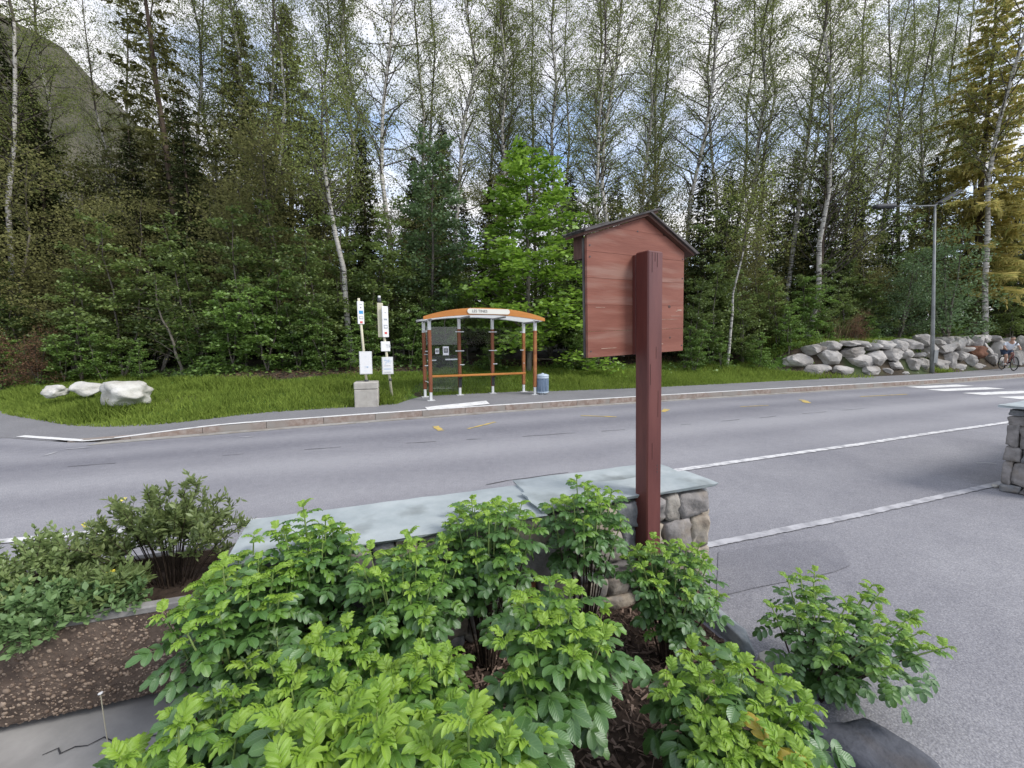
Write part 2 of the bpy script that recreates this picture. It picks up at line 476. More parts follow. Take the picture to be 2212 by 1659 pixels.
for (x0, y0), (x1, y1), wd in [((940, 921), (952, 931), .12), ((1010, 927), (1070, 912), .06), ((1255, 898), (1332, 901), .06), ((1432, 890), (1441, 884), .12), ((1733, 864), (1746, 871), .14), ((1858, 857), (1960, 852), .07), ((1600, 879), (1660, 876), .05)]:
    ribbon('yellow_marking', [G(x0, y0), G(x1, y1)], wd, .007, m_yel, .35, .08, kind='structure')
for (x0, y0), (x1, y1) in [((520, 945), (548, 943)), ((142, 971), (195, 967)), ((95, 985), (122, 977)), ((770, 915), (795, 914))]:
    ribbon('white_scrape', [G(x0, y0), G(x1, y1)], .045, .007, m_faint, .35, .08, kind='structure')
m_crack = M('tar_crack', (.05, .05, .055), .9)
for j, (pts) in enumerate([[(150, 1008), (480, 985), (700, 968), (1100, 945), (1400, 925), (1750, 893), (1900, 880)], [(1230, 1022), (1100, 1038), (1000, 1056), (900, 1072)]]):
    P = [G(*p) for p in pts]
    acc = []
    for a, b in zip(P[:-1], P[1:]):
        k = max(1, int(math.dist(a, b) / .25))
        for i in range(k):
            t = i / k; acc.append((a[0] + (b[0] - a[0]) * t + random.gauss(0, .01), a[1] + (b[1] - a[1]) * t + random.gauss(0, .012)))
    i = 0
    while i < len(acc) - 4:
        n = random.randint(2, 5)
        ribbon('road_crack', acc[i:i + n], .014, .0065, m_crack, .4, .1, kind='structure'); i += n + random.randint(1, 4)
# waiting plate painted on the pavement
q = [G(918, 880, .13), G(1050, 866, .13), G(1058, 873, .13), G(925, 887, .13)]
obj('waiting_plate_marking', mesh('waiting_plate_marking', [(a[0], a[1], kz(a[0]) + .012) for a in q], [(0, 1, 2, 3)][::1], m_white), kind='structure')
# pale slab beside the trough
obj('paving_slab', mesh('paving_slab', [(-4, -1, .004), (-.35, -1, .004), (-.35, 1.65, .004), (-1.5, 1.90, .004), (-4.0, 1.3, .004), (-4, 2.0, .004)], [(0, 1, 2, 3, 4)], m_conc), kind='structure')
ribbon('slab_crack', [(a + random.gauss(0, .006), b + random.gauss(0, .008)) for a, b in [(-1.9, 1.52), (-1.86, 1.55), (-1.83, 1.54), (-1.80, 1.57), (-1.75, 1.555), (-1.72, 1.585), (-1.66, 1.57), (-1.6, 1.575), (-1.5, 1.60)]], .006, .008, m_crack, .5, .03, kind='structure')
# darker patched asphalt by the end of the wall
m_patch = road_mat('patched_asphalt', (.182, .183, .205), (.296, .297, .318))
P = [G(*p) for p in [(1552, 1192), (1640, 1180), (1720, 1170), (1790, 1168), (1822, 1190), (1835, 1222), (1800, 1236), (1735, 1250), (1640, 1268), (1548, 1290)]]
obj('asphalt_patch', mesh('asphalt_patch', [(p[0], p[1], .002) for p in P], [tuple(range(10))], m_patch), kind='structure')

# ------------------------------------------------------------------ mountain at the left
m_mount = noisy('wooded_slope', (.060, .062, .040), (.125, .115, .085), .09, 10, 1, 1, .4, 3, c3=(.18, .165, .15), s3=.03, f3=.55)
ridge = [(-700, 330), (-400, 225), (-262, 172), (-226, 148), (-200, 134), (-174, 105), (-145, 82), (-110, 55), (-70, 30), (-20, 12), (60, 5)]
v, f = [], []
nxm, nym = 120, 26
rf = interp(ridge)
for j in range(nym + 1):
    for i in range(nxm + 1):
        x = -700 + 760 * i / nxm; t = j / nym
        h = rf(x); y = 90 + 110 * t + (60 if t > .98 else 0) * 0
        zz = 5 + (h - 5) * t ** 1.1
        p = Vector((x * .03, y * .03, 0))
        zz += 5 * noise.noise(p) * t * (1 if t < 1 else .5) + 2.0 * noise.noise(p * 6)
        v.append((x, y + 3 * noise.noise(p * 3 + Vector((5, 5, 5))), max(2, zz)))
for j in range(nym):
    for i in range(nxm):
        k = j * (nxm + 1) + i
        f.append((k, k + 1, k + nxm + 2, k + nxm + 1))
n0 = len(v)
for i in range(nxm + 1):
    p = v[nym * (nxm + 1) + i]; v.append((p[0] * 1.02, p[1] + 250, 0))
for i in range(nxm):
    k = nym * (nxm + 1) + i
    f.append((k, k + 1, n0 + i + 1, n0 + i))
obj('mountain', mesh('mountain', v, f, m_mount, True), kind='structure')

# ------------------------------------------------------------------ trees
m_birch = M('birch_bark', (.6, .58, .54), .8)
def birch_nodes(m):
    nt = m.node_tree; b = nt.nodes['Principled BSDF']; L = nt.links.new
    tc = nt.nodes.new('ShaderNodeTexCoord'); mp = nt.nodes.new('ShaderNodeMapping'); mp.inputs['Scale'].default_value = (2, 2, 11)
    L(tc.outputs['Object'], mp.inputs[0])
    n = nt.nodes.new('ShaderNodeTexNoise'); n.inputs['Scale'].default_value = 1.2; n.inputs['Detail'].default_value = 6; n.inputs['Roughness'].default_value = .7
    L(mp.outputs[0], n.inputs[0])
    r = nt.nodes.new('ShaderNodeValToRGB'); r.color_ramp.elements[0].position = .40; r.color_ramp.elements[0].color = (.035, .03, .028, 1)
    r.color_ramp.elements[1].position = .50; r.color_ramp.elements[1].color = (.46, .44, .40, 1)
    L(n.outputs[0], r.inputs[0]); L(r.outputs[0], b.inputs['Base Color'])
birch_nodes(m_birch)
m_bark = noisy('brown_bark', (.045, .032, .024), (.12, .09, .07), 8, 6, .95, .5, 20, .02, stretch=(1, 1, .25))
m_gbark = noisy('grey_bark', (.09, .08, .065), (.20, .18, .15), 8, 6, .95, .4, 20, .02, stretch=(1, 1, .25))
l_birch = leafmat('birch_leaf', (.12, .145, .045), (.31, .36, .12), .5)
l_spruce = leafmat('spruce_needles', (.026, .036, .016), (.095, .115, .048), .18)
l_suntint = leafmat('sun_tinted_needles', (.22, .26, .075), (.66, .56, .21), .5)  # gold needle colour stands in for warm sunlight on the conifer
l_under = leafmat('understorey_leaf', (.07, .11, .030), (.25, .33, .09), .42, .04)
l_bright = leafmat('bright_understorey_leaf', (.075, .135, .026), (.24, .38, .08), .42, .04)
l_maple = leafmat('maple_leaf', (.115, .215, .024), (.32, .50, .07), .42, .04)
l_blue = leafmat('bluish_leaf', (.075, .125, .050), (.19, .29, .12), .4, .04)
l_dull = leafmat('dull_olive_leaf', (.10, .105, .040), (.25, .25, .10), .42)
l_grass = leafmat('grass_blade', (.095, .15, .025), (.29, .38, .08), .45)
l_dry = leafmat('dry_grass', (.14, .11, .06), (.27, .21, .12), .3)

def quads(C, A, B):
    """rhombic leaves: centre C, half axis A, half axis B"""
    return np.stack([C - A, C + B, C + A * .9, C - B], axis=1).reshape(-1, 3)
def rdir(rng, n):
    u = rng.normal(size=(n, 3)); return u / np.linalg.norm(u, axis=1, keepdims=True)
def leaf_cloud(rng, C, size, flat=.5, asp=.62, droop=0.0):
    """leaves at C; flat=1 makes them lie level"""
    n = len(C)
    A = rdir(rng, n); A[:, 2] *= (1 - flat); A[:, 2] -= droop
    A /= np.linalg.norm(A, axis=1, keepdims=True)
    U = rdir(rng, n); U[:, 2] *= (1 - flat)
    B = U - A * np.sum(U * A, axis=1, keepdims=True)
    B /= np.linalg.norm(B, axis=1, keepdims=True)
    s = size * rng.uniform(.6, 1.25, size=(n, 1)) * .5
    return quads(C, A * s, B * s * asp)
def trunk_path(rng, H, lean=(0, 0), wob=.15, n=9):
    pts = []
    o = np.zeros(2)
    for i in range(n + 1):
        t = i / n
        if i: o = o + rng.normal(size=2) * wob * H / n * .35
        pts.append(Vector((lean[0] * H * t + o[0], lean[1] * H * t + o[1], H * t)))
    return pts
def along(pts, t):
    k = t * (len(pts) - 1); i = min(int(k), len(pts) - 2); return pts[i].lerp(pts[i + 1], k - i)
m_twig = noisy('dark_twig_bark', (.045, .038, .032), (.11, .095, .08), 8, 4, .95, 0)
def make_broad(seed, H, r0, nb, first, blen, up, leafn, lsize, flat, lmat, wmat, lean=(0, 0), wob=.2, prof=lambda t: 1 - .6 * t, stems=1, spread=.22, tdroop=.0, sub=6, extra=None, side=None):
    """returns (wood mesh, crown mesh)"""
    rng = np.random.default_rng(seed); W = MB(); P = []; split = []
    for s in range(stems):
        ln = (lean[0] + (rng.uniform(-.25, .25) if stems > 1 else 0), lean[1] + (rng.uniform(-.25, .25) if stems > 1 else 0))
        hh = H * (1 if s == 0 else rng.uniform(.6, .95))
        tp = trunk_path(rng, hh, ln, wob)
        n0 = len(W.f)
        W.tube(tp, [r0 * (1 - .9 * i / 9) + .004 for i in range(10)], 7, False)
        split.append((n0, n0 + 7 * 6))
        az = rng.uniform(0, 6.28)
        for k in range(nb // stems):
            t = first + (1 - first) * ((k + rng.uniform(0, .8)) / (nb // stems)); t = min(t, .985)
            az += 2.4 + rng.normal() * .3
            if side is not None and rng.uniform() < .65: az = side + rng.normal() * .5
            p = along(tp, t); tt = (t - first) / (1 - first)
            l = blen * prof(tt) * rng.uniform(.7, 1.2)
            e = up + rng.normal() * .18
            d = Vector((math.cos(az) * math.cos(e), math.sin(az) * math.cos(e), math.sin(e)))
            br = [p + d * l * q + Vector((0, 0, (-tdroop * l * q * q) + rng.normal() * .03 * l)) for q in (0, .33, .66, 1)]
            rb = max(.006, r0 * (1 - .85 * t) * .42)
            W.tube(br, [rb, rb * .7, rb * .45, .004], 4, False)
            for j in range(sub):
                q = .25 + .75 * (j + .5) / sub
                b0 = along(br, q)
                d2 = (d + Vector(tuple(rdir(rng, 1)[0])) * .9 + Vector((0, 0, -tdroop))).normalized()
                l2 = l * .32 * rng.uniform(.6, 1.2)
                b1 = b0 + d2 * l2
                if l2 > .12: W.tube([b0, b0.lerp(b1, .5) + Vector((0, 0, .02)), b1], [max(.004, rb * .35), .004, .003], 3, False)
                P.append((*b0, *b1, l2))
    P = np.array(P); wgt = P[:, 6] / P[:, 6].sum()
    idx = rng.choice(len(P), size=leafn, p=wgt)
    t = (np.floor(rng.uniform(0, 4, size=(leafn, 1))) + .5) / 4 + rng.normal(size=(leafn, 1)) * .07 + .08
    C = P[idx, 0:3] * (1 - t) + P[idx, 3:6] * t
    sg = np.array([spread, spread, spread * (.35 if flat > .6 else .9)])
    C = C + rng.normal(size=(leafn, 3)) * sg * (.5 + P[idx, 6:7])
    wm = mesh('trunk_wood', W.v, W.f, wmat, True); wm.materials.append(m_twig)
    mi = np.ones(len(W.f), dtype=np.int32)
    for a, b in split: mi[a:b] = 0
    wm.polygons.foreach_set('material_index', mi)
    return wm, mesh_quads('crown_leaves', leaf_cloud(rng, C, lsize, flat), lmat)
def make_spruce(seed, H, r0, Lb, lmat, wmat, dens=1.0, first=.04, droop=.35, step=.24, tw=.055, lean=(0, 0), gap=0.0):
    rng = np.random.default_rng(seed); W = MB(); C, A, B = [], [], []
    tp = trunk_path(rng, H, lean, .05)
    W.tube(tp, [r0 * (1 - .93 * i / 9) + .01 for i in range(10)], 7, False)
    h = H * first
    while h < H * .985:
        t = h / H; L0 = Lb * (1 - t) ** .8 * rng.uniform(.75, 1.15) + .12
        nb = rng.integers(4, 7); a0 = rng.uniform(0, 6.28)
        for k in range(nb):
            if rng.uniform() < gap: continue
            az = a0 + 6.283 * k / nb + rng.normal() * .2; l = L0 * rng.uniform(.65, 1.2)
            e = .55 * t - .12 + rng.normal() * .1
            d = np.array([math.cos(az) * math.cos(e), math.sin(az) * math.cos(e), math.sin(e)]); sdv = np.array([-math.sin(az), math.cos(az), 0])
            p0 = np.array(along(tp, t))
            W.tube([Vector(p0), Vector(p0 + d * l * .5 + [0, 0, -droop * l * .2]), Vector(p0 + d * l + [0, 0, -droop * l * .55])], [max(.008, .022 * (1 - t)), .010, .004], 3, False)
            n = max(3, int(l * 9 * dens))
            q = rng.uniform(.06, 1.0, size=(n, 1)) ** .8
            base = p0 + d * l * q + np.array([0, 0, -1]) * droop * l * .55 * q ** 2
            for sgn in (-1, 1):
                ll = (l * .30 * (1.08 - q) + .10) * rng.uniform(.6, 1.2, size=(n, 1))
                dd = sdv * sgn * .8 + d * .6 + rng.normal(size=(n, 3)) * .16; dd[:, 2] -= .22
                dd /= np.linalg.norm(dd, axis=1, keepdims=True)
                C.append(base + dd * ll * .5); A.append(dd * ll * .5)
                bb = np.cross(dd, np.array([0, 0, 1.0])); bb /= np.linalg.norm(bb, axis=1, keepdims=True) + 1e-6
                bb = bb + rng.normal(size=(n, 3)) * .35
                B.append(bb * tw * rng.uniform(.5, 1.1, size=(n, 1)))
                # hanging side sprays
                m = n // 2
                hd = rng.normal(size=(m, 3)) * .35; hd[:, 2] = -1; hd /= np.linalg.norm(hd, axis=1, keepdims=True)
                hl = ll[:m] * .55
                C.append(base[:m] + dd[:m] * ll[:m] * .6 + hd * hl * .5); A.append(hd * hl * .5)
                B.append(rdir(rng, m) * tw * .7)
        h += step * (1 - .35 * t) * rng.uniform(.8, 1.25)
    return mesh('trunk_wood', W.v, W.f, wmat, True), mesh_quads('crown_needles', quads(np.concatenate(C), np.concatenate(A), np.concatenate(B)), lmat)

PR = {}
for i in range(4):
    PR['birch%d' % i] = make_broad(100 + i, 22.5 + i, .13, 84, .26 + .06 * (i % 2), (2.9, 3.3, 2.6, 3.1)[i], (.85, .7, .95, .78)[i], (17000, 15000, 18000, 13500)[i], .082, .2, l_birch, m_birch, lean=((-.03, .0), (.04, 0), (0, 0), (.015, 0))[i], wob=.25, prof=lambda t: (1 - t) ** .5 * .85 + .15, sub=10, spread=.12, tdroop=.16)
for i in range(4):
    PR['spruce%d' % i] = make_spruce(200 + i, 10 + i * 1.3, .12, 1.9 + .2 * i, l_spruce, m_bark, 1.5, .05, .38, .26, .06)
PR['thinspruce'] = make_spruce(231, 23, .19, 4.0, l_dull, m_bark, 1.1, .25, .32, .50, .065, gap=.25, lean=(-.045, 0))
PR['suntintspruce'] = make_spruce(232, 21, .20, 4.6, l_suntint, m_bark, 1.7, .12, .30, .34, .075, lean=(-.01, 0), gap=.22)
for i in range(3):
    PR['under%d' % i] = make_broad(300 + i, 6.5, .05, 42, .12, 1.5, .30, 6200, .155, .72, l_under, m_gbark, wob=.35, prof=lambda t: 1 - .65 * t, stems=2, sub=6, spread=.20)
for i in range(3):
    PR['bright%d' % i] = make_broad(320 + i, 4.2, .035, 34, .10, 1.15, .30, 4200, .145, .75, l_bright, m_gbark, wob=.35, prof=lambda t: 1 - .6 * t, stems=2, sub=5, spread=.17)
for i in range(2):
    PR['dull%d' % i] = make_broad(340 + i, 7.5, .06, 60, .10, 1.7, .5, 11000, .10, .3, l_dull, m_gbark, wob=.3, prof=lambda t: 1 - .5 * t, stems=2, sub=7, spread=.26)
l_brown = leafmat('withered_leaf', (.10, .055, .035), (.26, .16, .10), .3)
PR['brown'] = make_broad(350, 3.6, .03, 60, .05, 1.2, .6, 5200, .085, .3, l_brown, m_gbark, wob=.3, prof=lambda t: 1 - .5 * t, stems=3, sub=6, spread=.22)
PR['maple'] = make_broad(360, 8.3, .085, 74, .08, 2.0, .28, 12500, .19, .80, l_maple, m_gbark, wob=.12, prof=lambda t: (1 - t) ** .55 * .85 + .2, sub=7, spread=.15)
PR['bluetree'] = make_broad(361, 8.4, .08, 56, .25, 1.6, .35, 7500, .15, .65, l_blue, m_gbark, wob=.2, prof=lambda t: 1 - .5 * t, sub=6, spread=.2)
PR['palebush'] = make_broad(362, 5.8, .06, 56, .06, 2.0, .35, 8200, .12, .6, l_blue, m_gbark, wob=.2, stems=3, prof=lambda t: 1 - .55 * t, sub=6, spread=.2)
PR['fantree'] = make_broad(363, 15, .13, 70, .18, 4.6, .88, 11000, .075, .2, l_birch, m_bark, wob=.12, prof=lambda t: 1 - .55 * t, sub=9, spread=.3, side=-.15)
PR['leanbirch'] = make_broad(364, 11, .125, 50, .50, 2.0, .55, 8000, .085, .3, l_birch, m_birch, lean=(-.09, .02), wob=.25, prof=lambda t: 1 - .5 * t, sub=7, spread=.3)
PR['forkbirch'] = make_broad(365, 6.8, .06, 14, .55, 1.9, .8, 2600, .08, .3, l_birch, m_birch, lean=(.10, 0), wob=.3, prof=lambda t: 1 - .3 * t, sub=6, spread=.25)
PR['twiggy'] = make_broad(366, 3.6, .05, 22, .15, 1.0, .35, 260, .08, .3, l_dull, m_gbark, lean=(-.28, 0), wob=.6, prof=lambda t: 1 - .3 * t, sub=5, spread=.15)

def tree(kind, px, Y, scale=1.0, rot=None, name=None, label=None, cat='tree', group=None, sx=1.0, x=None):
    wx = (px - CX) / FPX * Y * 1.0 if x is None else x
    wx = D(px, 740, Y)[0] if x is None else x
    z = T(wx, Y) - .05
    r = random.uniform(0, 6.28) if rot is None else rot
    e = empty(name, (wx, Y, z), r, label=label, cat=cat, group=group)
    e.scale = (scale * sx, scale * sx, scale)
    wm, cm = PR[kind]
    obj('stem' if cat == 'shrub' else 'trunk', wm, e)
    obj('crown', cm, e)
    return e
def YF(px):   # front of the wood
    return float(np.interp(px, [-300, 0, 300, 700, 1100, 1500, 1750, 1950, 2212, 2500], [16.5, 15.0, 14.2, 14.6, 16.6, 17.6, 19.5, 21.5, 25.5, 29]))
def place_of(px):
    L = [(-400, 'off past the left end of the verge'), (0, 'at the far left of the verge'), (110, 'behind the smallest pale boulder'), (190, 'behind the middle pale boulder'), (270, 'behind the largest pale boulder'), (360, 'just right of the three pale boulders'),
         (450, 'over the bare leaf litter'), (560, 'midway from the pale boulders to the stop signs'), (660, 'left of the leaning birch'), (745, 'behind the leaning birch'), (790, 'behind the concrete block'), (850, 'behind the tall stop pole'), (930, 'behind the left posts of the bus shelter'), (1000, 'behind the glazed bay of the shelter'), (1070, 'behind the middle of the bus shelter'),
         (1150, 'behind the right post of the shelter'), (1190, 'behind the litter bin'), (1260, 'left of the notice board'), (1380, 'behind the notice board'), (1500, 'just right of the notice board'), (1600, 'between notice board and boulder wall'), (1700, 'at the left end of the boulder wall'), (1800, 'above the biggest boulders of the wall'),
         (1900, 'above the middle of the boulder wall'), (1960, 'just left of the street lamp'), (2020, 'behind the street lamp'), (2080, 'just right of the street lamp'), (2140, 'by the thick right-hand birch'), (2200, 'above the cyclist'), (2330, 'past the cyclist at the right edge'), (2600, 'beyond the right edge')]
    return min(L, key=lambda q: abs(q[0] - px))[1]
used = {}
def lab(base, px):
    s = base + ' ' + place_of(px)
    used[s] = used.get(s, 0) + 1
    if used[s] > 3: s = 'innermost ' + base.replace('tall thin ', '') + ' ' + place_of(px)
    elif used[s] > 2: s = 'hindmost ' + base.replace('tall thin ', '') + ' ' + place_of(px)
    elif used[s] > 1: s = base.replace('tall thin', 'farther').replace('leafy hazel-like', 'farther leafy').replace('dark drooping', 'farther dark').replace('small olive-green', 'farther olive-green').replace('low bright', 'second low') + ' ' + place_of(px)
    return s
# named individuals
tree('leanbirch', 764, 15.7, .98, 0, 'leaning_birch', 'white-barked birch bending left, standing between the two stop signs and the pale boulders')
tree('thinspruce', 410, 21, 1.0, 0, 'thin_spruce', 'tall sparse spruce with a bare dark trunk against the bright sky at upper left')
tree('maple', 1142, 16.0, 1.0, .6, 'maple_tree', 'bright green maple behind the right half of the bus shelter', sx=1.22)
tree('bluetree', 945, 17.8, 1.05, 1.0, 'aspen_tree', 'bluish green broadleaf tree left of the bright maple')
tree('suntintspruce', 2095, 27, 1.08, 0, 'sun_tinted_conifer', 'conifer with warm sunlight coloured into its golden needles, rising past the top right corner')  # sun warmth painted into the needles over the whole crown
tree('birch3', 2128, 24.2, 1.12, 2.0, 'thick_birch', 'thick white birch trunk right of the street lamp in front of the sun-tinted conifer')
tree('fantree', 1765, 23, 1.05, 0, 'fanned_tree', 'tree with long bare limbs fanning up to the right left of the sun-tinted conifer')
tree('forkbirch', 1572, 18.2, 1.12, 0, 'forked_birch', 'slim white birch leaning right and forking, just right of the notice board')
tree('palebush', 2045, 22.0, 1.0, 1.2, 'pale_bush', 'big pale green bush right behind the street lamp pole', 'shrub')
tree('palebush', 1940, 21.8, .8, 3.2, 'pale_bush', 'smaller pale green bush left of the street lamp pole', 'shrub')
tree('twiggy', 388, 14.1, 1.0, 0, 'twiggy_sapling', 'crooked nearly leafless sapling over the leaf litter right of the pale boulders')
PR['olivespruce'] = make_spruce(240, 18, .2, 3.6, l_dull, m_bark, 1.5, .1, .34, .34, .07, gap=.1)
for px, Y, sc1, lbl in [(22, 20.5, 1.0, 'big olive-green conifer covering the mountain at the far left edge'), (100, 23, .86, 'second big olive-green conifer, right of the one at the far left edge'), (560, 24, 1.0, 'tall olive-green conifer left of the leaning birch'), (640, 27, 1.15, 'taller olive conifer close behind the leaning birch')]:
    tree('olivespruce', px, Y, sc1, None, 'olive_conifer', lbl)
# birches
for px, dY, s, k in [(-60, 8, 1.0, 0), (62, 4, .95, 1), (180, 10, 1.0, 2), (470, 9, 1.0, 0), (545, 13, 1.05, 3), (600, 7, .95, 1), (650, 10, 1.05, 3), (700, 7, .9, 0), (760, 12, 1.0, 2), (812, 8, 1.05, 2), (868, 4, 1.0, 3),
                     (905, 11, 1.1, 1), (985, 8, 1.1, 2), (1040, 14, 1.1, 0), (1135, 10, 1.15, 3), (1200, 15, 1.1, 1), (1270, 9, 1.1, 2), (1292, 2.6, .8, 1), (1345, 4, 1.0, 3), (1362, 7, 1.05, 0), (1430, 12, 1.1, 2), (1480, 7, 1.1, 1),
                     (1585, 7, 1.1, 0), (1640, 12, 1.15, 2), (1690, 5, 1.0, 3), (1745, 3, 1.0, 0), (1840, 9, 1.05, 1), (1935, 11, 1.05, 3), (2010, 9, 1.0, 2), (2240, 6, 1.0, 1), (2330, 4, 1.0, 0), (360, 14, 1.0, 1), (270, 8, .72, 3), (1075, 11, 1.15, 2), (1100, 16, 1.2, 0), (1235, 12, 1.2, 3), (1170, 18, 1.2, 2), (1530, 13, 1.2, 1), (1555, 16, 1.2, 3), (1400, 16, 1.2, 0), (1890, 13, 1.2, 0), (1965, 14, 1.2, 2), (1975, 8, 1.0, 1), (1790, 12, 1.15, 2), (1720, 15, 1.2, 0), (930, 14, 1.15, 0), (515, 14, 1.1, 1), (430, 13, 1.0, 3), (575, 10, 1.1, 2), (2060, 12, 1.15, 3)]:
    tree('birch%d' % k, px, YF(px) + dY, s, None, 'birch_tree', lab('tall thin birch with a pale trunk', px), group='birches of the wood')
# spruces
for px, dY, s, k in [(-180, 5, 1.2, 3), (-40, 3, 1.35, 2), (40, 7, 1.45, 3), (130, 5, 1.1, 1), (230, 8, .95, 0), (320, 6, .85, 2), (520, 7, .8, 1), (610, 5, .9, 0), (700, 9, 1.0, 2), (905, 6, .85, 1), (960, 9, .92, 3), (1085, 8, .85, 0), (1060, 5.5, .7, 2),
                     (1230, 6, .85, 1), (1330, 8, .8, 2), (1420, 6, .8, 0), (1510, 3, .74, 2), (1560, 5, .85, 1), (1650, 4, .72, 0), (1700, 7, .8, 3), (1762, 4, .95, 1), (1830, 5, .85, 2), (1910, 4, .72, 0), (1990, 7, .8, 3), (2070, 5, .75, 1), (2165, 3.5, 1.0, 2), (2250, 4, 1.1, 3), (2360, 3, 1.1, 0), (430, 4, .8, 3), (800, 5, .75, 3)]:
    tree('spruce%d' % k, px, YF(px) + dY, s, None, 'spruce_tree', lab('dark drooping spruce', px), group='spruces of the wood')
for i, px in enumerate(range(-420, 2700, 75)):
    px += random.uniform(-25, 25)
    tree('spruce%d' % (i % 4), px, YF(px) + 13 + random.uniform(0, 6), random.uniform(.62, .9), None, 'spruce_tree', lab('back-row spruce deep in the wood', px), group='spruces deep in the wood')
# dull olive small trees at mid depth
for px, dY, s, k in [(-90, 1, 1.0, 0), (30, 1.5, 1.15, 1), (150, 2, 1.0, 0), (300, 3, .9, 1), (480, 3, .9, 0), (640, 2.5, 1.15, 1), (860, 3, .9, 0), (1330, 3, .9, 1), (1400, 2, .85, 0), (1470, 4, .9, 1), (1640, 2, .75, 0), (1860, 2.5, .8, 1), (2230, 2, .9, 0), (60, 4, 1.5, 0), (560, 4, 1.3, 1), (2300, 1, .8, 1)]:
    tree('dull%d' % k, px, YF(px) + dY, s, None, 'olive_tree', lab('small olive-green tree with fine leaves', px), group='small olive-leaved trees')
for i, px in enumerate(range(-150, 2450, 52)):
    px += random.uniform(-16, 16)
    sc1 = 1.15 if 500 < px < 1350 else (1.3 if px < 500 else 1.18)
    tree('dull%d' % (i % 2) if i % 3 else 'under%d' % (i % 3), px, YF(px) + random.uniform(4.5, 8.5), sc1 * random.uniform(.82, 1.12), None, 'thicket_tree', lab('small tree of the thicket', px), group='thicket of small trees')
for px, sc1, lbl in [(-10, .62, 'reddish brown withered shrub at the far left edge of the verge'), (75, .55, 'second reddish brown withered shrub, right of the one at the edge'), (1850, .42, 'tan withered low shrub above the boulder wall')]:
    tree('brown', px, YF(px) - .7, sc1, None, 'withered_shrub', lbl, 'shrub')
# layered understorey trees
for px, dY, s, k in [(-70, 0, .8, 0), (60, .8, .7, 1), (170, .6, .75, 2), (260, 1.4, .9, 0), (345, 2, .9, 1), (440, 1.2, .8, 2), (530, .8, .85, 0), (610, .8, .95, 1), (680, .5, .75, 2), (790, 1.2, .9, 1), (850, .9, .75, 0), (935, .9, .62, 2), (1010, 2, .8, 1), (1225, 2.6, 1.1, 2), (1255, 1.4, .85, 1), (1190, 3.2, 1.15, 0), (1300, 3, 1.05, 2), (1240, 1, .75, 2), (1320, .6, .7, 0), (1400, 1.2, .8, 1), (1480, .6, .6, 2),
                     (1540, .8, .75, 0), (1610, 1, .65, 1), (1680, .8, .6, 2), (1760, .6, .6, 0), (1830, .7, .5, 1), (1900, 1, .55, 2), (2110, .5, .5, 1), (2180, 1.2, .6, 2), (2260, 1.0, .7, 0), (-160, 0, .9, 2), (750, 1.6, .9, 0), (1560, 2.6, .95, 1), (1840, 2.4, .8, 2)]:
    tree('under%d' % k, px, YF(px) + dY, s, None, 'understorey_tree', lab('leafy hazel-like young tree', px), group='young trees under the wood edge')
for px, dY, s, k in [(20, -.3, .45, 0), (130, -.2, .5, 1), (215, 0, .5, 2), (300, -.3, .36, 0), (500, -.2, .75, 1), (575, -.3, .8, 2), (640, -.2, .6, 0), (700, -.3, .5, 1), (755, -.7, .36, 0), (800, -.2, .55, 2), (885, -.3, .5, 0), (975, -.2, .5, 1), (1060, -.2, .45, 2), (1235, -.4, .5, 1), (1270, -.2, .45, 2), (1500, -.5, .5, 0), (1560, -.4, .42, 1), (1640, -.4, .4, 2), (1705, -.3, .55, 0), (1790, -.2, .3, 1), (1880, -.1, .35, 2), (2060, -.4, .4, 0), (1730, .2, .75, 1), (420, .1, .45, 2), (950, .2, .8, 2)]:
    tree('bright%d' % k, px, YF(px) + dY, s, None, 'leafy_shrub', lab('low bright green shrub', px), 'shrub', group='low shrubs along the wood edge')

# undergrowth: low broad leaves at the wood's foot
rng = np.random.default_rng(5)
n = 26000
px = rng.uniform(-250, 2350, n); Yv = np.array([YF(p) for p in px]) + rng.normal(size=n) * .55 + .2
X = (px - CX) / FPX * Yv
hump = np.array([max(0, noise.noise(Vector((a * .8, b * .8, 2)))) for a, b in zip(X, Yv)])
Z = np.array([T(a, b) for a, b in zip(X, Yv)]) + rng.uniform(0, 1, n) ** 1.6 * (.10 + .75 * hump)
keep = (hump > .03) | (rng.uniform(size=n) < .35)
C = np.stack([X, Yv, Z], 1)[keep]
obj('undergrowth', mesh_quads('undergrowth', leaf_cloud(rng, C, .13, .7), l_bright), label='low leafy weeds and nettles along the foot of the wood', cat='undergrowth', kind='stuff')
# leaf litter chips on the bare bank
n = 5000
X = rng.uniform(-9.5, 12, n); Yv = np.array([EDGE(a) for a in X]) + rng.uniform(4.2, 6.5, n)
Z = np.array([T(a, b) for a, b in zip(X, Yv)]) + .015
m_litter = leafmat('leaf_litter', (.07, .04, .025), (.22, .15, .10), .1)
obj('leaf_litter', mesh_quads('leaf_litter', leaf_cloud(rng, np.stack([X, Yv, Z], 1), .11, .85), m_litter), label='brown fallen leaves and twigs on the bank between verge and wood', cat='leaf litter', kind='stuff')

